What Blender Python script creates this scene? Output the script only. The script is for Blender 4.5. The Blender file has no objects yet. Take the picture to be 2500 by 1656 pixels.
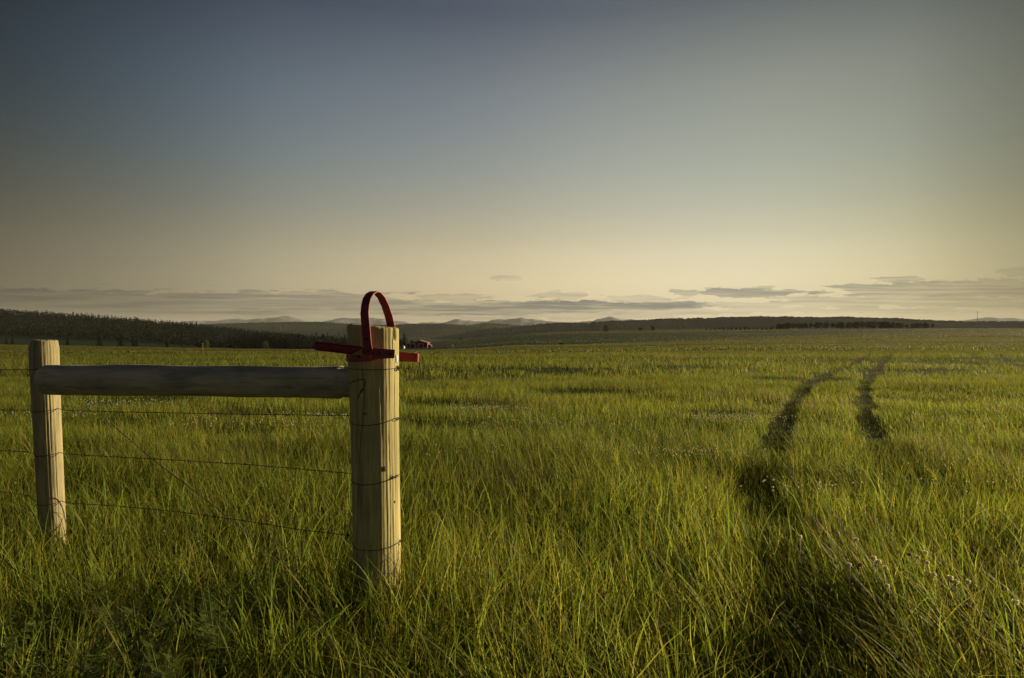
import bpy, math, random
import numpy as np
from mathutils import Vector

sc = bpy.context.scene
COL = sc.collection
F = 1667.0           # focal length in photo pixels (photo is 2500 wide)
EYE = 1.3
SUN_AZ, SUN_EL = 64.0, 10.0   # degrees right of the view axis, above the horizon
rs = np.random.RandomState(7)

# ------------------------------------------------------------------ helpers
def P(px, py, D):
    return Vector(((px-1250)/F*D, D, EYE+(805-py)/F*D))

def tag(o, label=None, cat=None, group=None, kind=None):
    if label: o['label'] = label
    if cat: o['category'] = cat
    if group: o['group'] = group
    if kind: o['kind'] = kind
    return o

def link(name, me, mat=None, parent=None):
    o = bpy.data.objects.new(name, me); COL.objects.link(o)
    if mat is not None and me is not None and not me.materials: me.materials.append(mat)
    if parent is not None: o.parent = parent
    return o

def empty(name, loc):
    o = bpy.data.objects.new(name, None); COL.objects.link(o)
    o.location = loc; o.empty_display_size = .1
    return o

def np_mesh(name, V, quads, colors=None, smooth=True):
    """V (n,3); quads (m,k) index array; colors (n,3) per vertex"""
    me = bpy.data.meshes.new(name)
    V = np.ascontiguousarray(V, dtype=np.float32); Q = np.ascontiguousarray(quads, dtype=np.int32)
    m, k = Q.shape
    me.vertices.add(len(V)); me.vertices.foreach_set('co', V.ravel())
    me.loops.add(m*k); me.loops.foreach_set('vertex_index', Q.ravel())
    me.polygons.add(m)
    me.polygons.foreach_set('loop_start', np.arange(0, m*k, k, dtype=np.int32))
    me.polygons.foreach_set('use_smooth', np.full(m, smooth, dtype=bool))
    me.update(calc_edges=True)
    if colors is not None:
        a = me.color_attributes.new('Col', 'FLOAT_COLOR', 'POINT')
        c = np.ones((len(V), 4), dtype=np.float32); c[:, :3] = colors
        a.data.foreach_set('color', c.ravel())
    return me

def py_mesh(name, V, faces, smooth=False):
    me = bpy.data.meshes.new(name)
    me.from_pydata([tuple(v) for v in V], [], faces); me.update()
    if smooth:
        me.polygons.foreach_set('use_smooth', [True]*len(me.polygons))
    return me

class MB:
    """collects boxes, prisms and tubes for one mesh"""
    def __init__(s): s.v = []; s.f = []
    def add(s, V, Fs):
        b = len(s.v); s.v += [tuple(v) for v in V]; s.f += [tuple(i+b for i in f) for f in Fs]
    def box(s, x0, x1, y0, y1, z0, z1):
        s.add([(x0,y0,z0),(x1,y0,z0),(x1,y1,z0),(x0,y1,z0),(x0,y0,z1),(x1,y0,z1),(x1,y1,z1),(x0,y1,z1)],
              [(0,3,2,1),(4,5,6,7),(0,1,5,4),(1,2,6,5),(2,3,7,6),(3,0,4,7)])
    def prism(s, poly, y0, y1):
        n = len(poly)
        V = [(x,y0,z) for x,z in poly]+[(x,y1,z) for x,z in poly]
        s.add(V, [tuple(range(n)), tuple(range(2*n-1,n-1,-1))]+[(i,n+i,n+(i+1)%n,(i+1)%n) for i in range(n)])
    def tube(s, pts, r, n=6, cap=True):
        pts = [Vector(p) for p in pts]; rr = r if isinstance(r, (list, tuple)) else [r]*len(pts)
        up = Vector((0,0,1)); V = []; Fs = []
        last = None
        for i, p in enumerate(pts):
            t = (pts[min(i+1,len(pts)-1)]-pts[max(i-1,0)]).normalized()
            if last is None:
                a = t.orthogonal().normalized()
            else:
                a = last-t*last.dot(t)
                a = a.normalized() if a.length > 1e-6 else t.orthogonal().normalized()
            last = a; b = t.cross(a)
            for k in range(n):
                an = 2*math.pi*k/n
                V.append(p+(a*math.cos(an)+b*math.sin(an))*rr[i])
        for i in range(len(pts)-1):
            for k in range(n):
                k2 = (k+1) % n
                Fs.append((i*n+k, i*n+k2, (i+1)*n+k2, (i+1)*n+k))
        if cap:
            Fs.append(tuple(range(n-1,-1,-1))); Fs.append(tuple((len(pts)-1)*n+k for k in range(n)))
        s.add(V, Fs)
    def build(s, name, mat, parent=None, smooth=False):
        return link(name, py_mesh(name, s.v, s.f, smooth), mat, parent)

def _hash(ix, iy, seed):
    h = (ix.astype(np.int64)*374761393 + iy.astype(np.int64)*668265263 + seed*1442695041) & 0x7fffffff
    h = ((h ^ (h >> 13))*1274126177) & 0x7fffffff
    return ((h ^ (h >> 16)) & 0xffff)/65535.0

def vnoise(x, y, s, seed=0):
    x = np.asarray(x, float)/s; y = np.asarray(y, float)/s
    ix = np.floor(x); iy = np.floor(y); fx = x-ix; fy = y-iy
    fx = fx*fx*(3-2*fx); fy = fy*fy*(3-2*fy)
    a = _hash(ix,iy,seed); b = _hash(ix+1,iy,seed); c = _hash(ix,iy+1,seed); d = _hash(ix+1,iy+1,seed)
    return (a*(1-fx)+b*fx)*(1-fy)+(c*(1-fx)+d*fx)*fy

def sstep(a, b, x):
    t = np.clip((np.asarray(x, float)-a)/(b-a), 0, 1); return t*t*(3-2*t)

# ------------------------------------------------------------------ ground shape
TC = [-600,0,250,450,600,850,1048,1150,1250,1400,1700,2100,2500,3100]
TD = [30,60,100,200,350,500,650,800,1000,1250,1500,2500,5000,20000]
TT = np.array([
 [877,867,861,850,840,834,824,796,760,800,840,828,815,808],
 [877,867,861,851,842,836,826,800,766,800,840,828,815,808],
 [877,867,862,854,847,841,833,812,783,812,840,828,815,808],
 [877,867,862,856,852,848,842,826,799,820,840,828,815,808],
 [877,867,863,858,854,854,850,840,818,832,840,828,815,808],
 [877,867,863,859,856,856,853,849,843,842,841,828,815,808],
 [877,867,862,859,856,850,845,840,836,841,841,828,815,808],
 [877,866,861,857,851,845,839,832,826,837,841,828,815,808],
 [877,865,859,850,843,837,830,822,816,837,841,828,815,808],
 [877,862,857,848,841,834,824,815,809,835,841,828,815,808],
 [877,860,852,842,834,826,817,809,804,825,841,828,815,808],
 [877,858,848,836,826,817,810,805,803,822,841,828,815,808],
 [877,858,848,834,823,814,807,804,802,820,841,828,815,808],
 [877,858,848,834,823,814,807,804,802,820,841,828,815,808]], float)
LD = np.log(np.array(TD, float))

def gz(x, y):
    x = np.asarray(x, float); y = np.asarray(y, float)
    yy = np.maximum(y, 1.0)
    col = np.clip(1250+F*x/yy, -600, 3100)
    ld = np.clip(np.log(yy), LD[0], LD[-1])
    ci = np.interp(col, TC, np.arange(len(TC))); di = np.interp(ld, LD, np.arange(len(TD)))
    c0 = np.minimum(ci.astype(int), len(TC)-2); d0 = np.minimum(di.astype(int), len(TD)-2)
    fc = ci-c0; fd = di-d0
    ypx = ((TT[c0,d0]*(1-fc)+TT[c0+1,d0]*fc)*(1-fd) + (TT[c0,d0+1]*(1-fc)+TT[c0+1,d0+1]*fc)*fd)
    z = EYE-(ypx-805)/F*yy
    z = np.where(y < 30, (EYE-72/F*30)*0.0, z)
    b = sstep(26, 45, y); z = z*b + 0*(1-b)
    z = z + (vnoise(x, y, 1.7, 3)-.5)*.05*sstep(.5,3,y) + (vnoise(x, y, 6, 4)-.5)*.10*sstep(5,12,y)
    far = sstep(50, 140, y)
    z = z + far*((vnoise(x*.35, y, 26, 5)-.5)*.5 + (vnoise(x*.3, y, 70, 6)-.5)*1.8)*(1-.5*sstep(300,700,y))
    return z
def gz1(x, y): return float(gz(np.array([x]), np.array([y]))[0])

# wheel ruts, photo pixel on the ground -> world
def gp(px, py, H=1.3):
    D = H*F/(py-805)
    if py < 892:
        c = [np.interp(px, TC, TT[:,k]) for k in range(3)]
        D = float(np.interp(-py, [-892, -c[0], -c[1], -c[2]], [24.9, 31, 60, 100]))
    return ((px-1250)/F*D, D)
RUTS = [
 [(*gp(2140,868,1.3),1),(*gp(2084,894),1),(*gp(2020,920),1),(*gp(1968,950),1),(*gp(1942,980),1),(*gp(1921,1025),1),
  (*gp(1901,1071),1),(*gp(1886,1110),.9),(*gp(1868,1160),.25),(*gp(1850,1215),.7),(*gp(1862,1290),.6),(*gp(1900,1370),.15),(*gp(1950,1450),.45),(*gp(1975,1560),.55),(*gp(1985,1640),.4),(*gp(1990,1900),.3)],
 [(*gp(2179,869),1),(*gp(2154,892),1),(*gp(2127,918),1),(*gp(2113,948),1),(*gp(2110,985),1),(*gp(2118,1035),1),(*gp(2137,1085),.9),(*gp(2165,1125),.4),(*gp(2230,1200),.15)],
 [(*gp(2350,862),.6),(*gp(2372,874),.9),(*gp(2392,888),.4)],
 [(*gp(2415,866),.7),(*gp(2455,884),.8),(*gp(2520,910),.6)],
]
def rut(x, y):
    best = np.zeros_like(x)
    wob = (vnoise(x, y, .5, 11)-.5)*.16+(vnoise(x, y, 1.7, 12)-.5)*.14
    for L in RUTS:
        for (x0,y0,s0),(x1,y1,s1) in zip(L[:-1], L[1:]):
            dx, dy = x1-x0, y1-y0; l2 = dx*dx+dy*dy
            t = np.clip(((x-x0)*dx+(y-y0)*dy)/l2, 0, 1)
            d = np.hypot(x-(x0+t*dx), y-(y0+t*dy))+wob
            w = np.clip(.25-.015*y, .09, .19)
            best = np.maximum(best, (1-sstep(w, w+.12, d))*(s0+(s1-s0)*t))
    return best

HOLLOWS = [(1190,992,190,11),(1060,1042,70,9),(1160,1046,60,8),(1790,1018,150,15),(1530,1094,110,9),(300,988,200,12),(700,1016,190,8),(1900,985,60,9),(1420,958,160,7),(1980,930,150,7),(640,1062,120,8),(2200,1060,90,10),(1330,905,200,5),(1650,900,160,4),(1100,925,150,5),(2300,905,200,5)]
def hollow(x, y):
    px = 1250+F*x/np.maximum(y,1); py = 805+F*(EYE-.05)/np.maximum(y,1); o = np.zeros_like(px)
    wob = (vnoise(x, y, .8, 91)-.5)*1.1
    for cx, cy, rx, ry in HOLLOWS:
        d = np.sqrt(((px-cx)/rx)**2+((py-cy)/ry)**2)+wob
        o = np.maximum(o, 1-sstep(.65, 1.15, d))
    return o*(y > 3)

def field_color(x, y):
    """sward colour: yellowish ripe meadow near, pasture beyond the crest with painted shade"""
    col = 1250+F*x/np.maximum(y, 1)
    n1 = vnoise(x*.5, y, 7, 21); n2 = vnoise(x*.4, y, 30, 22); n3 = vnoise(x, y, 1.1, 23); n4 = vnoise(x*.25, y, 90, 24)
    green = np.array([.134,.148,.026]); yel = np.array([.215,.200,.030]); dark = np.array([.035,.058,.022]); pas_shade = np.array([.020,.034,.015])
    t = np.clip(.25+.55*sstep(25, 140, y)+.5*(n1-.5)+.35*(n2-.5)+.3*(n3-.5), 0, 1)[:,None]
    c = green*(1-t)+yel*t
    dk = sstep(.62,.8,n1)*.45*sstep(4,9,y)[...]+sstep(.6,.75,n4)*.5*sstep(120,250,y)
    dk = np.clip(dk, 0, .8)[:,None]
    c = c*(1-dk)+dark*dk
    # pasture beyond the crest, its slope shade painted in as darker green
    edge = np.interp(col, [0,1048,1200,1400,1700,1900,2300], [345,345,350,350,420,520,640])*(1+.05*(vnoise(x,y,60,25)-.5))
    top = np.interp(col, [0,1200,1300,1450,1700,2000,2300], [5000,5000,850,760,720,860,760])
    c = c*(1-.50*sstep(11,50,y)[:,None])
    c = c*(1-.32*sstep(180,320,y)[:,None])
    shade_stk = sstep(.46,.60, .6*vnoise(x*.16,y,34,81)+.4*vnoise(x*.1,y,11,82))*sstep(70,160,y)*.62  # dark streaks standing in for shade between the far field's swells
    c = c*(1-shade_stk[:,None])+np.array([.05,.06,.022])*shade_stk[:,None]
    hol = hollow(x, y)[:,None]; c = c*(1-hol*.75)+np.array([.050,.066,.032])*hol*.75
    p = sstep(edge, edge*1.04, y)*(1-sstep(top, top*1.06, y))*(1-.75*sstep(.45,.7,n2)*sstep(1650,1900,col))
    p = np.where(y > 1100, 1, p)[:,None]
    return c*(1-p)+pas_shade*p

# ------------------------------------------------------------------ node helpers
def new_mat(name):
    m = bpy.data.materials.new(name); m.use_nodes = True
    nt = m.node_tree; nt.nodes.clear()
    return m, nt, nt.nodes, nt.links

def ramp(N, pts, interp='LINEAR'):
    r = N.new('ShaderNodeValToRGB'); cr = r.color_ramp; cr.interpolation = interp
    while len(cr.elements) < len(pts): cr.elements.new(.5)
    for e, (p, c) in zip(cr.elements, pts):
        e.position = p; e.color = (*c, 1) if len(c) == 3 else c
    return r

def simple_mat(name, col, rough=.7, metal=0, var=.25, scale=8, bump=.0, stretch=(1,1,1), spec=.3, col2=None, coord='Object', detail=6):
    m, nt, N, L = new_mat(name)
    out = N.new('ShaderNodeOutputMaterial'); b = N.new('ShaderNodeBsdfPrincipled'); L.new(b.outputs[0], out.inputs[0])
    tc = N.new('ShaderNodeTexCoord'); mp = N.new('ShaderNodeMapping'); mp.inputs['Scale'].default_value = stretch
    L.new(tc.outputs[coord], mp.inputs[0])
    no = N.new('ShaderNodeTexNoise'); no.inputs['Scale'].default_value = scale; no.inputs['Detail'].default_value = detail; no.inputs['Roughness'].default_value = .65
    L.new(mp.outputs[0], no.inputs['Vector'])
    c2 = col2 or tuple(c*(1-var) for c in col)
    c1 = col if col2 else tuple(min(1, c*(1+var)) for c in col)
    r = ramp(N, [(.3,c2),(.7,c1)]); L.new(no.outputs[0], r.inputs[0]); L.new(r.outputs[0], b.inputs['Base Color'])
    b.inputs['Roughness'].default_value = rough; b.inputs['Metallic'].default_value = metal
    b.inputs['Specular IOR Level'].default_value = spec
    if bump:
        bp = N.new('ShaderNodeBump'); bp.inputs['Strength'].default_value = bump; bp.inputs['Distance'].default_value = .01
        L.new(no.outputs[0], bp.inputs['Height']); L.new(bp.outputs[0], b.inputs['Normal'])
    return m

def leaf_mat(name, trans=.45, gain=1.0, spec=.25, rough=.45, attr=True, col=(.05,.08,.02), objvar=0.0):
    m, nt, N, L = new_mat(name)
    out = N.new('ShaderNodeOutputMaterial'); b = N.new('ShaderNodeBsdfPrincipled'); t = N.new('ShaderNodeBsdfTranslucent')
    mx = N.new('ShaderNodeMixShader'); mx.inputs[0].default_value = trans
    L.new(b.outputs[0], mx.inputs[1]); L.new(t.outputs[0], mx.inputs[2]); L.new(mx.outputs[0], out.inputs[0])
    if attr:
        a = N.new('ShaderNodeAttribute'); a.attribute_name = 'Col'; src = a.outputs['Color']
    else:
        a = N.new('ShaderNodeRGB'); a.outputs[0].default_value = (*col,1); src = a.outputs[0]
    if objvar:
        oi = N.new('ShaderNodeObjectInfo'); h = N.new('ShaderNodeHueSaturation')
        mr = N.new('ShaderNodeMapRange'); mr.inputs[3].default_value = 1-objvar; mr.inputs[4].default_value = 1+objvar
        L.new(oi.outputs['Random'], mr.inputs[0]); L.new(mr.outputs[0], h.inputs['Value']); L.new(src, h.inputs['Color']); src = h.outputs[0]
    L.new(src, b.inputs['Base Color'])
    g = N.new('ShaderNodeVectorMath'); g.operation = 'MULTIPLY'; g.inputs[1].default_value = (1.6*gain,1.6*gain,1.2*gain)
    L.new(src, g.inputs[0]); L.new(g.outputs[0], t.inputs[0])
    b.inputs['Roughness'].default_value = rough; b.inputs['Specular IOR Level'].default_value = spec
    return m

# ------------------------------------------------------------------ world
def build_world():
    w = bpy.data.worlds.new("World"); sc.world = w; w.use_nodes = True
    nt = w.node_tree; N = nt.nodes; L = nt.links; N.clear()
    out = N.new('ShaderNodeOutputWorld'); bg = N.new('ShaderNodeBackground'); L.new(bg.outputs[0], out.inputs[0])
    bg.inputs['Strength'].default_value = .0686
    tc = N.new('ShaderNodeTexCoord'); sp = N.new('ShaderNodeSeparateXYZ'); L.new(tc.outputs['Generated'], sp.inputs[0])
    def M(op, a, b=None, c=None, clamp=False):
        n = N.new('ShaderNodeMath'); n.operation = op; n.use_clamp = clamp
        for i, v in enumerate((a,b,c)):
            if v is None: continue
            if isinstance(v, (int,float)): n.inputs[i].default_value = v
            else: L.new(v, n.inputs[i])
        return n.outputs[0]
    def V(op, a, b):
        n = N.new('ShaderNodeVectorMath'); n.operation = op
        for i, v in enumerate((a,b)):
            if isinstance(v, tuple): n.inputs[i].default_value = v
            elif v is not None: L.new(v, n.inputs[i])
        return n
    def mixc(f, a, b, mode='MIX'):
        n = N.new('ShaderNodeMix'); n.data_type = 'RGBA'; n.blend_type = mode
        if isinstance(f, (int,float)): n.inputs[0].default_value = f
        else: L.new(f, n.inputs[0])
        for i, v in ((6,a),(7,b)):
            if isinstance(v, tuple): n.inputs[i].default_value = (*v,1)
            else: L.new(v, n.inputs[i])
        return n.outputs[2]
    def smooth(a, b, v):
        n = N.new('ShaderNodeMapRange'); n.interpolation_type = 'SMOOTHSTEP'
        n.inputs[1].default_value = a; n.inputs[2].default_value = b; L.new(v, n.inputs[0]); return n.outputs[0]
    def lin(c): return tuple(((v/255)/12.92 if v/255 <= .04045 else ((v/255+.055)/1.055)**2.4) for v in c)
    x, y, z = sp.outputs
    CZ = ramp(N, [(0,lin((225,209,168))),(.07,lin((233,220,181))),(.105,lin((222,213,180))),(.135,lin((205,200,172))),(.172,lin((187,187,167))),(.225,lin((169,173,160))),(.326,lin((143,147,140))),(.42,lin((98,104,108))),(.7,lin((60,70,88))),(1,lin((45,55,78)))])
    L.new(M('MAXIMUM', z, 0.0), CZ.inputs[0])
    az = M('ARCTAN2', x, y)
    t = M('MULTIPLY_ADD', az, 1/math.radians(120), .5, clamp=True)
    AL = ramp(N, [(0,(.17,.16,.15)),(.1925,(.165,.163,.165)),(.329,(.48,.475,.47)),(.5,(.85,.81,.77)),(.652,(1,1,1)),(.75,(.80,.80,.74)),(.81,(.46,.46,.39)),(1,(.42,.40,.35))])
    AH = ramp(N, [(0,(.12,.15,.2)),(.1925,(.08,.125,.19)),(.329,(.38,.46,.63)),(.5,(.72,.77,.92)),(.652,(.95,.97,.97)),(.75,(.78,.80,.77)),(.81,(.45,.46,.43)),(1,(.4,.4,.4))])
    AL.color_ramp.interpolation = 'CARDINAL'; AH.color_ramp.interpolation = 'CARDINAL'
    L.new(t, AL.inputs[0]); L.new(t, AH.inputs[0])
    A = mixc(smooth(.1,.34,z), AL.outputs[0], AH.outputs[0])
    sky = mixc(1.0, CZ.outputs[0], A, 'MULTIPLY')
    back = mixc(1.0, CZ.outputs[0], (.17,.20,.26), 'MULTIPLY')
    sky = mixc(smooth(.30,-.10,y), sky, back)
    # thin evening clouds low over the horizon, laid out by bearing and elevation
    yc = M('MAXIMUM', y, .05)
    X = M('MULTIPLY_ADD', M('DIVIDE', x, yc), F, 1250)
    Y = M('MULTIPLY_ADD', M('DIVIDE', z, yc), -F, 805)
    cb = N.new('ShaderNodeCombineXYZ'); L.new(X, cb.inputs[0]); L.new(Y, cb.inputs[1])
    def noise(sx, sy, det, seed):
        vm = V('MULTIPLY', cb.outputs[0], (1/sx, 1/sy, 0)); va = V('ADD', vm.outputs[0], (seed, seed*.7, seed*1.3))
        n = N.new('ShaderNodeTexNoise'); n.inputs['Scale'].default_value = 1; n.inputs['Detail'].default_value = det; n.inputs['Roughness'].default_value = .6
        L.new(va.outputs[0], n.inputs['Vector']); return n
    nw = noise(45, 12, 7, 3.1)
    ctr = V('SUBTRACT', nw.outputs['Color'], (.5,.5,.5)); wp = V('MULTIPLY', ctr.outputs[0], (110, 22, 0))
    pos = V('ADD', cb.outputs[0], wp.outputs[0]).outputs[0]
    blobs = [(180,744,560,24,.50),(640,744,360,24,.50),(40,730,330,17,.55),(330,748,420,10,.60),(560,728,190,10,.55),(480,757,380,7,.5),(740,761,260,8,.75),(830,736,150,12,.5),
      (250,770,300,8,.35),(1300,754,270,13,1.0),(1100,760,240,9,.85),(1500,749,200,8,.9),(1625,742,90,4,.7),(970,744,100,11,.6),
      (1110,728,60,7,.35),(1165,739,80,4,.6),(1385,721,60,6,.35),(1575,731,75,6,.3),(1675,714,36,7,.45),(1240,678,34,3.5,.25),
      (1830,714,115,8,.62),(2300,709,230,15,.5),(2130,700,75,6,.5),(2200,683,55,6,.38),(2420,698,120,11,.5),(2050,737,150,10,.36),
      (2290,735,210,11,.33),(1790,744,120,5,.28),(2450,744,150,6,.32),(1900,756,140,5,.32),(2480,665,45,8,.25),(2150,759,200,5,.28),
      (1650,762,170,5,.35),(1000,782,330,14,.45),(500,778,200,7,.3),(1420,770,200,6,.4)]
    mask = None
    for cx, cy, rx, ry, k in blobs:
        d = V('SUBTRACT', pos, (cx,cy,0)); d = V('MULTIPLY', d.outputs[0], (1/(rx*1.05),1/(ry*1.3),0)); ln = V('LENGTH', d.outputs[0], None)
        sh = smooth(1.7, .35, ln.outputs['Value']); e = M('MULTIPLY', sh, k)
        if mask is None: mask = e; shape = sh
        else: mask = M('MAXIMUM', mask, e); shape = M('MAXIMUM', shape, sh)
    nf = noise(60, 11, 9, 9.4); nh = noise(210, 7, 8, 2.7)
    edge = smooth(.42, .72, M('ADD', shape, M('MULTIPLY_ADD', nf.outputs[0], 2.2, -.90)))
    mask = M('MULTIPLY', M('DIVIDE', mask, M('MAXIMUM', shape, .05)), edge)
    mask = M('MULTIPLY', mask, M('MULTIPLY_ADD', smooth(.38,.62, nh.outputs[0]), .8, .5), clamp=True)
    wisp = M('MULTIPLY', M('MULTIPLY', smooth(.50,.72, noise(260,12,7,5.2).outputs[0]), .30), M('MULTIPLY', smooth(700,750,Y), smooth(815,770,Y)))
    mask = M('MAXIMUM', mask, wisp)
    mask = M('MULTIPLY', mask, smooth(.1,.3,y))
    rim = M('MULTIPLY', M('MULTIPLY', smooth(.0,.3,edge), smooth(.9,.4,edge)), M('MULTIPLY', smooth(.05,.4,shape), smooth(650,680,Y)))
    ccol = mixc(1.0, sky, (.23,.285,.40), 'MULTIPLY')
    sky2 = mixc(mask, sky, ccol)
    sky2 = mixc(M('MULTIPLY', rim, .38), sky2, mixc(1.0, sky2, (1.5,1.4,1.25), 'MULTIPLY'))
    # physical sky under the graded evening glow
    st = N.new('ShaderNodeTexSky'); st.sky_type = 'NISHITA'; st.sun_disc = False
    st.sun_elevation = math.radians(SUN_EL); st.sun_rotation = math.radians(SUN_AZ)
    st.dust_density = 3; st.ozone_density = 2
    sc10 = mixc(1.0, sky2, (10,10,10), 'MULTIPLY')
    sc10 = sc10.node; sc10.clamp_result = False; sc10.clamp_factor = True
    fin = mixc(.012, sc10.outputs[2], st.outputs[0])
    L.new(fin, bg.inputs[0])

build_world()

sun = bpy.data.lights.new('sun', 'SUN'); so = bpy.data.objects.new('sun', sun); COL.objects.link(so)
sun.energy = 5.0; sun.angle = math.radians(.5); sun.color = (1.0, .80, .44)
sa, se = math.radians(SUN_AZ), math.radians(SUN_EL)
sdir = Vector((math.sin(sa)*math.cos(se), math.cos(sa)*math.cos(se), math.sin(se)))
so.rotation_euler = sdir.to_track_quat('Z','Y').to_euler()

cam = bpy.data.cameras.new('camera'); co = bpy.data.objects.new('camera', cam); COL.objects.link(co)
cam.sensor_width = 36; cam.lens = F/2500*36; cam.shift_y = -23/2500; cam.clip_start = .05; cam.clip_end = 60000
co.location = (0,0,EYE); co.rotation_euler = (math.pi/2,0,0); sc.camera = co

# ------------------------------------------------------------------ terrain
m_soil, nt, N, L = new_mat('meadow_ground')
out = N.new('ShaderNodeOutputMaterial'); b = N.new('ShaderNodeBsdfPrincipled'); L.new(b.outputs[0], out.inputs[0])
a = N.new('ShaderNodeAttribute'); a.attribute_name = 'Col'
tc = N.new('ShaderNodeTexCoord'); mp = N.new('ShaderNodeMapping'); mp.inputs['Scale'].default_value = (.3,1,1); L.new(tc.outputs['Object'], mp.inputs[0])
no = N.new('ShaderNodeTexNoise'); no.inputs['Scale'].default_value = .25; no.inputs['Detail'].default_value = 10; L.new(mp.outputs[0], no.inputs['Vector'])
r = ramp(N, [(.3,(.65,.65,.65)),(.7,(1.35,1.3,1.2))]); L.new(no.outputs[0], r.inputs[0])
mx = N.new('ShaderNodeMix'); mx.data_type = 'RGBA'; mx.blend_type = 'MULTIPLY'; mx.inputs[0].default_value = 1
L.new(a.outputs['Color'], mx.inputs[6]); L.new(r.outputs[0], mx.inputs[7]); L.new(mx.outputs[2], b.inputs['Base Color'])
b.inputs['Roughness'].default_value = 1; b.inputs['Specular IOR Level'].default_value = .05

def build_terrain():
    ang = np.concatenate([np.linspace(-180,-50,40,endpoint=False), np.linspace(-50,50,420,endpoint=False), np.linspace(50,180,40,endpoint=False)])
    rad = np.concatenate([[0.0], np.geomspace(.4, 30, 60), np.geomspace(31, 1600, 170), np.geomspace(1700, 30000, 30)])
    A, R = np.meshgrid(np.radians(ang), rad)
    X = R*np.sin(A); Yv = R*np.cos(A)
    Z = gz(X.ravel(), Yv.ravel()).reshape(X.shape)
    na, nr = len(ang), len(rad)
    V = np.stack([X,Yv,Z], -1).reshape(-1,3)
    i = np.arange(nr-1)[:,None]*na; j = np.arange(na)[None,:]; j2 = (j+1) % na
    Q = np.stack([i+j, i+j2, i+na+j2, i+na+j], -1).reshape(-1,4)[:, ::-1]
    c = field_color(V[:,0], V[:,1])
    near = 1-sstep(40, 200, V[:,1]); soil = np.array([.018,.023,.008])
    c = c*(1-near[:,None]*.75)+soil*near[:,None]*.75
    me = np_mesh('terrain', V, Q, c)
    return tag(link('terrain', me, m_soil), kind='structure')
build_terrain()

# ------------------------------------------------------------------ grass
m_grass = leaf_mat('grass_blade', trans=.45, gain=1.25, spec=.10, rough=.5)

def blades(x, y, h, w, lean, bend, segs, col, jit=.3, base_dark=1.0):
    n = len(x); z = gz(x, y)-.01
    a = rs.uniform(0, 2*np.pi, n)
    wx, wy = np.cos(a), np.sin(a)
    la = rs.uniform(0, 2*np.pi, n); lm = np.abs(rs.normal(0, jit, n))
    lx = lean[0]+np.cos(la)*lm; ly = lean[1]+np.sin(la)*lm
    kx, ky = rs.normal(0, .10, n)*bend*2, rs.normal(0, .10, n)*bend*2
    V = np.empty((n, segs+1, 2, 3), np.float32); C = np.empty((n, segs+1, 2, 3), np.float32)
    for k in range(segs+1):
        t = k/segs
        px = x+h*(lx*(t*(1-bend)+bend*t*t*1.6)+kx*t**3); py = y+h*(ly*(t*(1-bend)+bend*t*t*1.6)+ky*t**3)
        pz = z+h*(t-.30*bend*t*t*(1+np.hypot(lx,ly)))
        ww = w*(1-t**2.0)*.5 if segs > 1 else w*(.5 if k == 0 else .16)
        if segs > 1 and k == segs: ww = w*.03
        V[:,k,0] = np.stack([px-wx*ww, py-wy*ww, pz], -1); V[:,k,1] = np.stack([px+wx*ww, py+wy*ww, pz], -1)
        cc = col
        C[:,k,0] = cc; C[:,k,1] = cc
    b0 = (np.arange(n)*(segs+1)*2)[:,None]; k = np.arange(segs)[None,:]*2
    Q = np.stack([b0+k, b0+k+1, b0+k+3, b0+k+2], -1).reshape(-1,4)
    return V.reshape(-1,3), Q, C.reshape(-1,3)

def scatter(n, y0, y1, spread=.85, pad=1.2, rpad=0.0):
    """uniform over the ground wedge in front of the camera"""
    m = int(n*1.6); xs = []; tot = 0
    W = spread*y1+pad+rpad
    while tot < n:
        x = rs.uniform(-spread*y1-pad, W, m*2); y = rs.uniform(y0, y1, m*2)
        k = (x > -(spread*y+pad)) & (x < spread*y+pad+rpad); xs.append((x[k], y[k])); tot += k.sum()
    x = np.concatenate([a for a,_ in xs])[:n]; y = np.concatenate([b for _,b in xs])[:n]
    return x, y

def blade_colors(x, y, straw=.05):
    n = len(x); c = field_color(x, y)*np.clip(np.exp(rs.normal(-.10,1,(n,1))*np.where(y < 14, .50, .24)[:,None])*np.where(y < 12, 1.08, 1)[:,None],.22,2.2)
    s = rs.rand(n) < straw
    c[s] = np.array([.30,.235,.085])*rs.uniform(.6,1.2,(s.sum(),1))
    br = (rs.rand(n) < .28*sstep(.62,.75,vnoise(x,y,1.3,61)))
    c[br] = np.array([.15,.12,.05])*rs.uniform(.6,1.3,(br.sum(),1))
    g = rs.rand(n) < .3
    c[g] = c[g]*np.array([.72,1.0,1.1])
    return c

def lean_of(x, y):
    s = sstep(-.4, 1.2, x/np.maximum(y,1)*2.2)
    f = 1-.6*sstep(4, 12, y)
    return ((-.04-.15*s-(vnoise(x,y,.9,31)-.5)*.35)*f, (vnoise(x,y,1.1,32)-.5)*.3*f)

def join(parts):
    off = 0; Vs=[]; Qs=[]; Cs=[]
    for V,Q,C in parts:
        Vs.append(V); Qs.append(Q+off); Cs.append(C); off += len(V)
    return np.concatenate(Vs), np.concatenate(Qs), np.concatenate(Cs)

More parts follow.
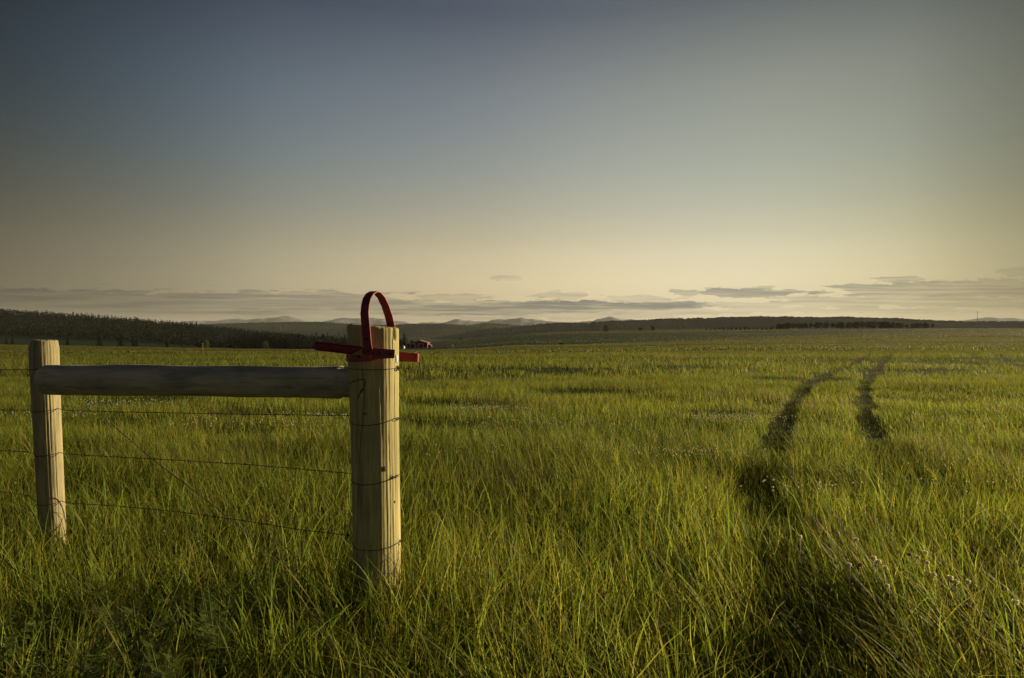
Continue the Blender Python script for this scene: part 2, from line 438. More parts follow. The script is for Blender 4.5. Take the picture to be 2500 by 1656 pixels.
def build_grass():
    parts = []
    def band(n, y0, y1, h0, h1, w0, w1, segs, bend, rpad=0, straw=.045, jit=.22, spread=.85, keep=None, under=False):
        x, y = scatter(n, y0, y1, spread=spread, rpad=rpad)
        r = rut(x, y) if y0 < 45 else np.zeros_like(x)
        hn = .55+.75*vnoise(x, y, .8, 41)*.6+.55*vnoise(x, y, 3.5, 42)*.7
        if y0 > 20: hn = .75+.5*vnoise(x*.5, y, 9, 42)
        # short clover lawns inside the taller grass
        cl = sstep(.66,.8,vnoise(x*.45,y,4.2,43))*sstep(5.5,8,y)*(1-sstep(30,60,y))
        h = rs.uniform(h0, h1, n)*hn*(1-.72*r)*(1-.45*cl)*(1-.55*hollow(x, y))
        pd = np.hypot(x+.6, y-3.0); h *= np.where(pd < .3, .8+.67*pd, 1)
        if keep is not None:
            k = keep(x, y); x, y, h, r = x[k], y[k], h[k], r[k]; n = len(x)
        w = rs.uniform(w0, w1, n)
        c = blade_colors(x, y, straw)
        c = c*(1-.6*r[:,None]) + np.array([.034,.052,.015])*.6*r[:,None]  # rut grass darkened, painting in the shadow of the taller grass beside it
        if under: c = c*np.array([.80,.68,.85])  # browner dead thatch, also darkened to paint shade into the gaps
        lx, ly = lean_of(x, y)
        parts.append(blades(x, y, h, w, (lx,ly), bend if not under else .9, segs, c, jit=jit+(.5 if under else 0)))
    band(40000, .9, 3.2, .14, .50, .0028, .0078, 4, .5, rpad=1.5, jit=.32)
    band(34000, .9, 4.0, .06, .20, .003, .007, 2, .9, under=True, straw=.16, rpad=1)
    band(120000, 3.2, 7.5, .10, .40, .003, .0072, 3, .45, rpad=2, jit=.24)
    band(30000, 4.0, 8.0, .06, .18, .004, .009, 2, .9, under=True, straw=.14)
    band(270000, 7.5, 18, .08, .27, .0045, .009, 2, .4, rpad=2, jit=.26)
    band(330000, 18, 60, .07, .21, .010, .020, 1, .3, jit=.22)
    band(230000, 60, 360, .14, .26, .05, .12, 1, .2, spread=.80, jit=.12)
    band(120000, 330, 1050, .25, .45, .22, .45, 1, .2, spread=.80, keep=lambda x,y: (x/y > -.1))
    V, Q, C = join(parts)
    me = np_mesh('meadow_grass', V, Q, C)
    tag(link('meadow_grass', me, m_grass), 'yellow green meadow grass leaning in the wind across the whole field', 'grass', kind='stuff')
    # broad long leaves rising over the sward in the foreground
    parts = []
    n = 900
    x, y = scatter(n, 1.55, 4.6, spread=.8, pad=.2)
    r = rut(x, y); k = (r < .3) & (vnoise(x,y,.5,51) > .42); x, y = x[k], y[k]; n = len(x)
    c = np.array([.13,.19,.03])*rs.uniform(.7,1.3,(n,1)); lx, ly = lean_of(x, y)
    parts.append(blades(x, y, rs.uniform(.38,.60,n), rs.uniform(.006,.013,n), (lx,ly), .6, 8, c, jit=.28))
    # clumps where the photograph shows them: right of the brace wire, in front of the post, bottom centre
    for px, py, D, m, hh in [(520,1480,2.15,12,.5),(640,1420,2.3,22,.56),(700,1400,2.35,22,.58),(760,1440,2.3,20,.50),(860,1450,2.2,26,.46),(930,1460,2.3,16,.44),(1040,1420,2.3,18,.5),(1180,1400,2.3,14,.5),(1260,1450,2.1,12,.46),(1560,1400,2.3,14,.5),(1600,1480,2.0,12,.46),(1420,1420,2.3,12,.48),(330,1560,2.0,14,.46),(150,1500,2.2,14,.46),(20,1400,2.4,12,.5),(60,1230,3.6,10,.5),(2050,1560,2.0,6,.42)]:
        X0 = (px-1250)/F*D
        x = X0+rs.normal(0,.05,m); y = D+rs.normal(0,.06,m)
        c = np.array([.17,.21,.035])*rs.uniform(.7,1.3,(m,1))
        parts.append(blades(x, y, rs.uniform(.75,1.08,m)*hh, rs.uniform(.006,.012,m), (np.full(m,-.05),np.zeros(m)), .7, 8, c, jit=.22))
    V, Q, C = join(parts)
    tag(link('tall_grass', np_mesh('tall_grass', V, Q, C), m_grass), 'long broad grass blades arching over the sward in the foreground', 'grass', kind='stuff')
    # flowering stalks with narrow seed heads
    mbV = []; mbQ = []; mbC = []; off = 0
    n = 300; x, y = scatter(n, 1.7, 7, spread=.8, pad=.2); z = gz(x,y)
    for i in range(n):
        if rut(x[i:i+1], y[i:i+1])[0] > .3: continue
        h = rs.uniform(.38,.60); l = (-.12-.2*rs.rand(), rs.uniform(-.1,.1)); s = max(.8, y[i]/5)
        c0 = np.array([.26,.22,.09])*rs.uniform(.6,1.2) if rs.rand() < .6 else np.array([.16,.18,.05])*rs.uniform(.7,1.2)
        K = 9
        for rot in (0, math.pi/2):
            vs = []
            for k in range(K+1):
                t = k/K; ww = .0011*s if t < .78 else (.0038*s*math.sin(math.pi*min(1,(t-.78)/.22+.12))+.0006)
                cx = x[i]+h*l[0]*t*t*1.3; cy = y[i]+h*l[1]*t*t; cz = z[i]+h*(t-.08*t*t)
                vs += [(cx-math.cos(rot)*ww, cy-math.sin(rot)*ww, cz),(cx+math.cos(rot)*ww, cy+math.sin(rot)*ww, cz)]
            mbV += vs; mbQ += [(off+2*k, off+2*k+1, off+2*k+3, off+2*k+2) for k in range(K)]
            mbC += [c0]*len(vs); off += len(vs)
    tag(link('seed_heads', np_mesh('seed_heads', np.array(mbV), np.array(mbQ), np.array(mbC)), m_grass), 'thin straw coloured grass stalks with narrow seed heads', 'grass', kind='stuff')
    # specks of white clover blossom in low patches
    pv = []; pq = []; off = 0
    octa = np.array([(1,0,0),(-1,0,0),(0,1,0),(0,-1,0),(0,0,1),(0,0,-1)], float)
    oq = np.array([(0,2,4,4),(2,1,4,4),(1,3,4,4),(3,0,4,4),(2,0,5,5),(1,2,5,5),(3,1,5,5),(0,3,5,5)])[:, :3]
    patches = [(1190,990,150,9,120),(1780,1018,120,12,200),(1480,1092,110,9,60),(280,985,170,12,90),(800,1012,110,6,60),(1650,1100,150,12,90),(600,1035,250,12,60),(1300,1030,260,20,70),(100,1010,120,8,50),(1960,1180,200,20,30),(1150,1100,200,30,30),(2350,1150,200,60,40)]
    for cx, cy, sx, sy, m in patches:
        for _ in range(m):
            px = cx+rs.normal(0,.5)*sx; py = cy+rs.normal(0,.5)*sy; h = .17+rs.rand()*.08
            D = (EYE-h)*F/(py-805); X = (px-1250)/F*D; s = rs.uniform(.006,.011)
            zz = gz1(X, D)+h
            pv.append(octa*s+np.array([X,D,zz])); pq.append(oq+off); off += 6
    for _ in range(1100):
        D = rs.uniform(3.5,18); X = rs.uniform(-.8,.8)*D; h = .16+rs.rand()*.1; s = rs.uniform(.003,.0065)
        if vnoise(np.array([X]),np.array([D]),2.0,62)[0] < .5: continue
        pv.append(octa*s+np.array([X,D,gz1(X,D)+h])); pq.append(oq+off); off += 6
    m_wh = leaf_mat('blossom', trans=.3, attr=False, col=(.55,.52,.44))
    tag(link('clover_blossom', np_mesh('clover_blossom', np.concatenate(pv), np.concatenate(pq)), m_wh), 'tiny white clover blossoms scattered in low patches of the field', 'clover', kind='stuff')
build_grass()

# ------------------------------------------------------------------ clover flowers in the right foreground
m_clover = leaf_mat('clover_head_white', trans=.5, attr=False, col=(.62,.57,.48))
m_cloverp = leaf_mat('clover_head_pink', trans=.3, attr=False, col=(.42,.20,.17))
m_stem = leaf_mat('green_stem', trans=.2, attr=False, col=(.10,.15,.03))
def clover_head_mesh(r, seed):
    q = random.Random(seed); V = []; Fs = []
    for i in range(70):
        th = q.uniform(0, 2*math.pi); cz = q.uniform(-.6, 1); s = math.sqrt(max(0,1-cz*cz))
        d = Vector((math.cos(th)*s, math.sin(th)*s, cz)); a = d.orthogonal().normalized(); b0 = d.cross(a)
        p0 = d*r*.35; p1 = d*r*q.uniform(.85,1.1); k = len(V)
        V += [p0-a*r*.10, p0+a*r*.10, p1+a*r*.16+b0*r*.05, p1-a*r*.16+b0*r*.05]; Fs.append((k,k+1,k+2,k+3))
    k = len(V); n = 8
    for j in range(5):
        ph = math.pi*j/4
        for i in range(n): V.append(Vector((math.sin(ph)*math.cos(2*math.pi*i/n), math.sin(ph)*math.sin(2*math.pi*i/n), math.cos(ph)))*r*.7)
    for j in range(4):
        for i in range(n): Fs.append((k+j*n+i, k+j*n+(i+1)%n, k+(j+1)*n+(i+1)%n, k+(j+1)*n+i))
    return py_mesh('clover_head', V, Fs)
CL = [(2100,1379,1,'reddish clover head standing alone left of the large white clover head'),(2133,1364,0,'largest round white clover head in the right foreground grass'),
 (2145,1372,0,'small pale clover head touching the largest white one'),(2220,1354,1,'pinkish clover head at the left of the cluster of four'),
 (2241,1361,0,'white clover head in the middle of the cluster of four'),(2259,1350,0,'topmost white clover head of the cluster of four'),
 (2264,1374,0,'lowest pale clover head of the cluster of four'),(2162,1387,0,'faded clover head just below the largest white one'),
 (2073,1379,0,'small dim clover head left of the reddish one'),(2045,1300,0,'small clover head alone above the reddish clover'),
 (2320,1411,0,'pale clover head lower right of the cluster of four'),(2334,1421,0,'clover head second in the low row at the right'),
 (2364,1421,0,'clover head last in the low row at the right'),(2280,1403,0,'dim clover head between the cluster of four and the low row'),
 (2165,1431,0,'clover head low in the grass under the largest white one'),(2479,1470,0,'clover head near the right edge of the picture'),
 (1953,1311,0,'small clover head bending over the dark rut'),(2090,1318,0,'clover bud on a thin stem above the reddish clover')]
for i, (px, py, pk, lab) in enumerate(CL):
    D = .93*F/(py-805); p = P(px, py, D); zg = gz1(p.x, p.y)
    root = empty('clover_flower', (p.x, p.y, zg)); tag(root, lab, 'clover flower', 'clover flowers in the right foreground')
    h = p.z-zg; mb = MB(); q = random.Random(i)
    mb.tube([(q.uniform(-.01,.01)+.02*(1-t), .01*(1-t), h*t) for t in (0,.3,.6,1)], .0013, 5); mb.build('stem', m_stem, root, True)
    hd = link('flower_head', clover_head_mesh(.0135 if i == 1 else .0095+.002*q.random(), i), m_cloverp if pk else m_clover, root); hd.location = (0,0,h)

# ------------------------------------------------------------------ leafy weeds, lower left
m_weed = leaf_mat('weed_leaf', trans=.35, attr=False, col=(.11,.14,.03), objvar=.2)
def weed(px, py_top, D, kind, lab, seed):
    q = random.Random(seed); X = (px-1250)/F*D; zg = gz1(X, D); h = EYE+(805-py_top)/F*D-zg
    root = empty('leafy_weed', (X, D, zg)); tag(root, lab, 'weed', 'leafy weeds in the left foreground')
    mb = MB(); lf = MB()
    for s in range(5 if kind else 4):
        an = q.uniform(0, 6.28); tl = q.uniform(.05,.28)*h; hh = h*q.uniform(.75,1)
        pts = [Vector((math.cos(an)*tl*t*t, math.sin(an)*tl*t*t, hh*t)) for t in [j/7 for j in range(8)]]
        mb.tube(pts, [.0028-.0002*j for j in range(8)], 5)
        for j in range(34 if kind else 12):
            t = q.uniform(.25,1); i0 = min(6,int(t*7)); p = pts[i0].lerp(pts[i0+1], t*7-i0 if t < 1 else 1)
            a2 = q.uniform(0,6.28); out_ = Vector((math.cos(a2), math.sin(a2), q.uniform(.1,.7))).normalized()
            side = out_.cross(Vector((0,0,1))).normalized()
            if kind:   # feathery leaf of small leaflets
                Ln = q.uniform(.03,.07)*(1.25-t*.5)
                for k in range(7):
                    c0 = p+out_*Ln*(k+1)/7
                    for sg in (-1,1):
                        w = side*sg*Ln*.34*(1-k/8); d = out_*Ln*.16; b0 = len(lf.v)
                        lf.add([c0, c0+w*.5+d, c0+w+d*1.6, c0+w*.6-d*.1], [(0,1,2,3)])
            else:      # broad pointed leaf, folded along its midrib
                Ln = q.uniform(.03,.055); w = side*Ln*.3; dn = Vector((0,0,-1))*Ln*.15
                a0,a1,a3 = p, p+out_*Ln*.5+Vector((0,0,.01)), p+out_*Ln+dn
                lf.add([a0, a1-w, a3, a1+w, a1+dn*.4], [(0,1,4),(1,2,4),(0,4,3),(4,2,3)])
    mb.build('stem', m_stem, root, True); lf.build('leaves', m_weed, root)
weed(345,1405,2.15,1,'feathery green weed with fine divided leaves, tallest one left of the gate post',1)
weed(190,1490,2.05,1,'lower feathery weed to the left of the tallest feathery one',2)
weed(530,1400,2.2,1,'small bushy weed with pale leaf tips between the tallest weed and the gate post',3)
weed(70,1470,2.3,0,'broad leaved weed with pointed leaves under the left fence post',4)
weed(15,1540,2.0,0,'broad leaved weed with one large leaf at the left edge of the field view',5)
weed(420,1560,1.9,1,'dark feathery weed low at the bottom edge of the left foreground',6)

# ------------------------------------------------------------------ fence
def wood_mat(name, light, mid, dark, scale=30, axis='Z', bump=.5, green=None):
    m, nt, N, L = new_mat(name)
    out = N.new('ShaderNodeOutputMaterial'); b = N.new('ShaderNodeBsdfPrincipled'); L.new(b.outputs[0], out.inputs[0])
    tc = N.new('ShaderNodeTexCoord'); mp = N.new('ShaderNodeMapping'); st = (1,1,.055) if axis == 'Z' else (.13,1,1)
    mp.inputs['Scale'].default_value = st; L.new(tc.outputs['Object'], mp.inputs[0])
    n1 = N.new('ShaderNodeTexNoise'); n1.inputs['Scale'].default_value = scale; n1.inputs['Detail'].default_value = 8; n1.inputs['Roughness'].default_value = .7; n1.inputs['Distortion'].default_value = .6
    L.new(mp.outputs[0], n1.inputs['Vector'])
    n2 = N.new('ShaderNodeTexNoise'); n2.inputs['Scale'].default_value = 5; n2.inputs['Detail'].default_value = 5; L.new(tc.outputs['Object'], n2.inputs['Vector'])
    n3 = N.new('ShaderNodeTexNoise'); n3.inputs['Scale'].default_value = scale*4; n3.inputs['Detail'].default_value = 4; L.new(mp.outputs[0], n3.inputs['Vector'])
    r1 = ramp(N, [(.28,dark),(.42,mid),(.62,light)]); L.new(n1.outputs[0], r1.inputs[0])
    r2 = ramp(N, [(.32,(.80,.80,.74)),(.6,(1.08,1.06,1.0))]); L.new(n2.outputs[0], r2.inputs[0])
    mx = N.new('ShaderNodeMix'); mx.data_type = 'RGBA'; mx.blend_type = 'MULTIPLY'; mx.inputs[0].default_value = 1
    L.new(r1.outputs[0], mx.inputs[6]); L.new(r2.outputs[0], mx.inputs[7])
    r3 = ramp(N, [(.36,(.55,.52,.48)),(.46,(1,1,1))]); L.new(n3.outputs[0], r3.inputs[0])
    mx2 = N.new('ShaderNodeMix'); mx2.data_type = 'RGBA'; mx2.blend_type = 'MULTIPLY'; mx2.inputs[0].default_value = .4
    L.new(mx.outputs[2], mx2.inputs[6]); L.new(r3.outputs[0], mx2.inputs[7])
    L.new(mx2.outputs[2], b.inputs['Base Color'])
    b.inputs['Roughness'].default_value = .75; b.inputs['Specular IOR Level'].default_value = .2
    ad = N.new('ShaderNodeMath'); ad.operation = 'ADD'; L.new(n1.outputs[0], ad.inputs[0]); L.new(n3.outputs[0], ad.inputs[1])
    bp = N.new('ShaderNodeBump'); bp.inputs['Strength'].default_value = bump; bp.inputs['Distance'].default_value = .006
    L.new(ad.outputs[0], bp.inputs['Height']); L.new(bp.outputs[0], b.inputs['Normal'])
    return m
m_post = wood_mat('treated_post', (.52,.455,.235), (.38,.345,.185), (.21,.195,.11))
m_post2 = wood_mat('weathered_post', (.40,.345,.22), (.28,.25,.165), (.12,.11,.075))
m_rail = wood_mat('weathered_rail', (.56,.52,.45), (.36,.335,.29), (.08,.07,.06), axis='X', scale=15, bump=1.0)

def log_mesh(name, z0, z1, rfun, cfun, top, disp, na=320, nz=170):
    """upright log: rows of rings, flat top with soft rim; top(x,y)->extra z at the top"""
    th = np.linspace(0, 2*np.pi, na, endpoint=False)
    zs = np.linspace(z0, z1, nz); V = []
    for z in zs:
        r = rfun(z)+disp(th, z); cx, cy = cfun(z)
        x = cx+r*np.cos(th); y = cy+r*np.sin(th)
        f = sstep(.6, 1, (z-z0)/(z1-z0))
        V.append(np.stack([x, y, z+top(x-cx, y-cy)*f], -1))
    for f, dz in ((.97,.004),(.9,.006),(.6,.006),(.25,.005)):
        r = (rfun(z1)+disp(th, z1))*f; x = cx+r*np.cos(th); y = cy+r*np.sin(th)
        V.append(np.stack([x, y, z1+top(x-cx,y-cy)+dz+0*x+.0015*np.sin(th*9+f*20)], -1))
    V = np.concatenate(V); nr = nz+4
    i = np.arange(nr-1)[:,None]*na; j = np.arange(na)[None,:]; j2 = (j+1) % na
    Q = np.stack([i+j, i+j2, i+na+j2, i+na+j], -1).reshape(-1,4)
    me = bpy.data.meshes.new(name)
    me.from_pydata(V.tolist(), [], Q.tolist()+[[(nr-1)*na+k for k in range(na)]]); me.update()
    me.polygons.foreach_set('use_smooth', [True]*len(me.polygons))
    return me

GX, GY = -.605, 3.03      # gate post
def gate_c(z): f = (1.31-z)/1.19; return (-.0125+.0215*f, 0.0)
def gate_r(z): return np.interp(z, [-.2,.2,.9,1.1,1.32], [.101,.1035,.105,.108,.1125])
def ang_of(cpx, z):  # angle on the post whose silhouette position is cpx
    X = (cpx-1250)/F*GY-GX-gate_c(z)[0]; s = np.clip(X/gate_r(z), -.999, .999); return -math.acos(s)
def gate_disp(th, z):
    d = .0018*np.sin(3*th+z*2)+.0012*np.sin(7*th-z*5)+.0006*np.sin(23*th+z*3)+.0005*np.sin(41*th-z*2)
    def groove(a, w, dep): 
        q = np.angle(np.exp(1j*(th-a))); return -dep*np.exp(-(q/w)**2)
    # long drying crack down the shaded face
    if z < 1.15:
        cp = np.interp(z, [.15,.45,.75,.95,1.05,1.16], [879,883,889,899,902,893])
        d = d+groove(ang_of(cp, z), .026, .013*min(1,(1.16-z)*12))
    # split at the top right
    t = np.clip((z-(1.31-.048))/.048, 0, 1)
    if t > 0: d = d+groove(ang_of(967, z)+.05*(1-t), .05+.06*t*(1-t)*4*.6, .028*t**.4)
    t2 = np.clip((z-1.18)/.08, 0, 1)*(1-t)
    if t2 > 0: d = d+groove(ang_of(963, z), .02, .004)
    for a_, lo, hi, dp in ((-2.55,.25,.8,.004),(-2.2,.7,1.12,.0035),(-1.35,.2,.62,.003),(-1.1,.85,1.2,.003),(-.75,.3,.95,.0035),(-.45,.6,1.15,.003),(-1.9,1.05,1.32,.004)):
        d = d+groove(a_+.03*math.sin(z*9+a_*5), .012, dp*.5*float(sstep(lo,lo+.08,z)*(1-sstep(hi-.08,hi,z))))
    d = d+groove(ang_of(920, z), .02, .0025*float(sstep(.5,.8,z)*(1-sstep(1.0,1.1,z))))
    return d
me = log_mesh('gate_post', -.25, 1.315, gate_r, gate_c, lambda x,y: -.085*x-.004-np.maximum(0,-x-.095)*.6, gate_disp)
gp_o = link('gate_post', me, m_post); gp_o.location = (GX,GY,0)
tag(gp_o, 'thick round wooden gate post with a cracked face, carrying the red metal latch', 'fence post')
# knots
kn = MB()
m_knot = simple_mat('knot_wood', (.12,.095,.05), .8, scale=60)
def on_post(px, py, off=.002, cx=GX, cy=GY, cf=gate_c, rf=gate_r):
    z = EYE+(805-py)/F*cy
    for _ in range(3):
        X = (px-1250)/F*cy
        s = max(-.995, min(.995, (X-cx-cf(z)[0])/float(rf(z)))); yy = cy+cf(z)[1]-math.sqrt(1-s*s)*(rf(z)+off)
        z = EYE+(805-py)/F*yy
        X = (px-1250)/F*yy; s = max(-.995, min(.995, (X-cx-cf(z)[0])/float(rf(z)))); 
        yy = cy+cf(z)[1]-math.sqrt(1-s*s)*(rf(z)+off)
    return Vector((cx+cf(z)[0]+s*(rf(z)+off), yy, z))
def disc(mb, c, n, r, t, k=12, sy=1.0):
    n = n.normalized(); a = n.cross(Vector((0,0,1))).normalized(); b0 = n.cross(a); V = []
    for h, rr in ((0,r),(t,r*.8),(t*1.3,r*.3)):
        for i in range(k):
            an = 2*math.pi*i/k; V.append(c+n*h+a*math.cos(an)*rr+b0*math.sin(an)*rr*sy)
    Fs = [(j*k+i, j*k+(i+1)%k, (j+1)*k+(i+1)%k, (j+1)*k+i) for j in range(2) for i in range(k)]+[tuple(2*k+i for i in range(k))]
    mb.add(V, Fs)
for px, py, r in [(892,1010,.0075),(937,1146,.010),(962,1228,.005),(905,1395,.007)]:
    p = on_post(px, py, .0005); n = Vector((p.x-GX, p.y-GY, 0)); mb = MB(); disc(mb, p-gp_o.location, n, r, .0012, sy=1.3); mb.build('knot', m_knot, gp_o, True)

LX, LY = -2.59, 3.80      # left post
def left_c(z): f = (1.236-z); return (-.016+.046*f, 0.0)
def left_r(z): return np.interp(z, [-.2,.3,.9,1.236], [.063,.0645,.068,.0725])
def left_disp(th, z):
    d = .0015*np.sin(3*th+z*3+1)+.001*np.sin(5*th-z*4)+.0005*np.sin(29*th+z*3)
    top = sstep(1.195, 1.236, z); d = d-top*.010*(1+.6*np.cos(th-math.pi))
    d = d-.006*np.exp(-((z-1.118)/.004)**2)*np.exp(-((np.angle(np.exp(1j*(th+.5))))/.35)**2)
    def gr(a,w,dep): q = np.angle(np.exp(1j*(th-a))); return -dep*np.exp(-(q/w)**2)
    for a_, lo, hi, dp in ((-2.3,.3,.8,.004),(-1.7,.75,1.236,.003),(-.8,.6,1.1,.004),(-.5,.2,.7,.003),(-1.3,.15,.5,.003)):
        d = d+gr(a_+.03*math.sin(z*9), .018, dp*float(sstep(lo,lo+.08,z)*(1-sstep(hi-.08,hi,z))))
    return d+gr(-1.0, .03, .004*float(sstep(.3,.5,z)*(1-sstep(.75,.85,z))))
me = log_mesh('fence_post', -.25, 1.236, left_r, left_c, lambda x,y: 0*x-.02*x, left_disp, na=180, nz=130)
lp = link('fence_post', me, m_post2); lp.location = (LX,LY,0)
tag(lp, 'slimmer round wooden post holding the left end of the log rail', 'fence post')

# rail between the posts
def build_rail():
    A = Vector(((100-1250)/F*3.64, 3.64, EYE-(927-805)/F*3.64)); B = Vector(((874-1250)/F*3.12, 3.12, EYE-(933.5-805)/F*3.12))
    ax = (B-A); Ln = ax.length; ax.normalize(); n, m = 64, 180
    V = np.zeros((m, n, 3)); th = np.linspace(0, 2*np.pi, n, endpoint=False)
    for i in range(m):
        s = i/(m-1); x = s*Ln
        r = .079*(1-s)+.0735*s
        r = r*(1+.018*math.sin(s*7)+.012*math.sin(s*19+1))
        rr = r+.0013*np.sin(3*th+s*8)+.001*np.sin(8*th-s*17)+.0006*np.sin(23*th+s*9)
        # knots
        for ks, ka, kr in ((.18,-2.2,.02),(.33,-.9,.02),(.52,-2.6,.022),(.66,-1.3,.02),(.81,-2.0,.02),(.43,-1.9,.016)):
            q = np.angle(np.exp(1j*(th-ka)))*r; dd = np.sqrt(q*q+((s-ks)*Ln)**2); rr = rr+.004*np.exp(-(dd/kr)**2)-.003*np.exp(-(dd/(kr*.4))**2)
        # axe-trimmed left end, notched right end
        if x < .07: rr = rr*math.sqrt(max(.0,1-((.07-x)/.075)**2))**.7
        if x > Ln-.075: rr = rr*.90
        yy = np.cos(th)*rr; zz = np.sin(th)*rr
        V[i] = np.stack([np.full(n, x), yy, zz], -1)
    Vv = V.reshape(-1,3)
    # the end is cut slanting so that the cut faces the viewer
    cut = np.clip(-Vv[:,1], 0, 1)*.55
    Vv[:,0] = np.where(Vv[:,0] < .12, np.maximum(Vv[:,0], cut*(1)), Vv[:,0])
    i = np.arange(m-1)[:,None]*n; j = np.arange(n)[None,:]; j2 = (j+1) % n
    Q = np.stack([i+j, i+j2, i+n+j2, i+n+j], -1).reshape(-1,4)
    me = bpy.data.meshes.new('log_rail')
    me.from_pydata(Vv.tolist(), [], [f[::-1] for f in Q.tolist()]+[list(range(n)), [(m-1)*n+k for k in range(n)][::-1]]); me.update()
    me.polygons.foreach_set('use_smooth', [True]*len(me.polygons))
    o = link('log_rail', me, m_rail); o.location = A
    o.rotation_euler = ax.to_track_quat('X','Z').to_euler()
    tag(o, 'grey weathered log rail lying level between the two wooden posts', 'fence rail')
build_rail()

# wires
m_wire = simple_mat('rusty_wire', (.055,.045,.038), .6, .6, scale=40)
m_wire2 = simple_mat('grey_wire', (.12,.115,.115), .5, .7, scale=40)
def twist(mb, pts, r=.0011, pitch=.035, off=.0013):
    P0 = [Vector(p) for p in pts]; dense = []
    for a, b0 in zip(P0[:-1], P0[1:]):
        k = max(1, int((b0-a).length/.009))
        dense += [a.lerp(b0, j/k) for j in range(k)]
    dense.append(P0[-1]); s = 0; L1 = []; L2 = []
    for i, p in enumerate(dense):
        t = (dense[min(i+1,len(dense)-1)]-dense[max(0,i-1)]).normalized()
        if i: s += (p-dense[i-1]).length
        a = t.cross(Vector((0,0,1))).normalized(); b0 = a.cross(t); an = 2*math.pi*s/pitch
        d = (a*math.cos(an)+b0*math.sin(an))*off; L1.append(p+d); L2.append(p-d)
    mb.tube(L1, r, 5); mb.tube(L2, r, 5)
def barb(p, t, seed):
    q = random.Random(seed); mb = MB(); a = t.orthogonal().normalized(); b0 = t.cross(a)
    pts = [(t*(j/14-.5)*.012+(a*math.cos(j*1.1)+b0*math.sin(j*1.1))*.0032) for j in range(15)]
    mb.tube([p+v for v in pts], .0011, 5)
    for e, sg in ((pts[0],-1),(pts[-1],1)):
        for k in range(2):
            an = q.uniform(0,6.28); d = (a*math.cos(an)+b0*math.sin(an)+t*sg*.4).normalized()
            mb.tube([p+e*(1 if k == 0 else -1), p+e*(1 if k == 0 else -1)+d*.013], [.0011,.0003], 5)
    return mb
def arc(cx, cy, cf, rf, a0, a1, z0, z1, sag=0, n=18, off=.003):
    out_ = []
    for i in range(n+1):
        t = i/n; a = a0+(a1-a0)*t; z = z0+(z1-z0)*t-sag*math.sin(math.pi*t); c = cf(z); r = float(rf(z))+off
        out_.append(Vector((cx+c[0]+r*math.cos(a), cy+c[1]+r*math.sin(a), z)))
    return out_
def zof(py, D): return EYE-(py-805)/F*D
def strand(idx, yl, ylp, mids, yr, wrap_y, wrap_sag, loop_px, lab, mat=m_wire):
    """yl: y px at the left frame edge; ylp at left post; mids: extra px points; yr at gate post"""
    root = empty('barbed_wire', P(855, yr, 3.03)); tag(root, lab, 'barbed wire', 'barbed wires strung between the posts')
    base = Vector(root.location)
    Lc = Vector((LX, LY, 0)); rl = .084
    zl = zof(ylp, LY-.05)
    path = []
    if yl is not None:
        path += [P(-500, yl-6, 4.35), P(0, yl, 3.95), P(70, (yl*2+ylp)/3, 3.83)]
        path += arc(LX, LY, left_c, left_r, -math.pi+.15, -.2, zl-.002, zl+.010, .006, n=10)
    n0 = len(path)
    for px, py, D in mids: path.append(P(px, py, D))
    path.append(P(856, yr, 3.04))
    wire = MB(); twist(wire, [p-base for p in path]); wire.build('strand', mat, root, True)
    # barbs about every 12 cm
    s = .05; acc = 0; k = 0
    for a, b0 in zip(path[:-1], path[1:]):
        seg = (b0-a).length; t = (b0-a).normalized()
        while s < acc+seg:
            p = a+t*(s-acc)
            if abs(p.x-LX) > .09 or True:
                if not (LX-.09 < p.x < LX+.09): barb(p-base, t, idx*50+k).build('barb', mat, root, True); k += 1
            s += .125
        acc += seg
    # tie round the gate post
    za = zof(wrap_y[0], 3.03); zb = zof(wrap_y[1], 2.98)
    w = MB(); ap = arc(GX, GY, gate_c, gate_r, -math.pi*1.02, -.42, za, zb, wrap_sag, n=26)
    back = arc(GX, GY, gate_c, gate_r, -.42, math.pi*.98, zb, za, 0, n=24)
    w.tube([p-base for p in ap], .0016, 6); w.tube([p-base for p in back], .0016, 6)
    lc = on_post(loop_px[0], loop_px[1], .005); tn = Vector((-(lc.y-GY), lc.x-GX, 0)).normalized()
    nn = Vector((lc.x-GX, lc.y-GY, 0)).normalized()
    for q in range(loop_px[4]):
        tl = .25*q; pts = []
        for i in range(15):
            an = 2*math.pi*i/14
            pts.append(lc+tn*math.cos(an)*loop_px[2]+Vector((0,0,1))*math.sin(an+tl)*loop_px[3]+nn*(.003*math.sin(an*2+q)+.003+.001*q)-base)
        w.tube(pts, .0015, 6, cap=False)
    q = random.Random(idx)
    for _ in range(3):
        a1 = q.uniform(0,6.28); w.tube([lc-base, lc-base+tn*.012*math.cos(a1)+Vector((0,0,.016*math.sin(a1)))+nn*.008], [.0014,.0008], 5)
    w.build('wrap', mat, root, True)
    return root
strand(1, 903, 901, [(300,903,3.75),(600,900,3.4)], 897, (896,900), .004, (966,900,.012,.010,3), 'topmost barbed wire, running behind the log rail with its tie just under the red latch')
strand(2, 1001, 1004, [(160,1002,3.78),(300,1006,3.62),(500,1010,3.38),(700,1013,3.17)], 1015, (1022,1022), .020, (964,1025,.013,.006,1), 'second barbed wire from the top, just below the log rail')
strand(3, 1100, 1112, [(160,1109,3.78),(266,1115,3.66),(400,1122,3.5),(600,1134,3.26),(750,1147,3.12)], 1156, (1166,1163), .018, (962,1167,.014,.004,1), 'third barbed wire from the top, sagging across the middle of the open fence')
strand(4, 1200, 1232, [(165,1228,3.78),(285,1236,3.66),(430,1249,3.48),(600,1272,3.26),(730,1293,3.12)], 1308, (1322,1328), .010, (973,1328,.010,.011,3), 'lowest barbed wire, half buried in the grass between the posts')

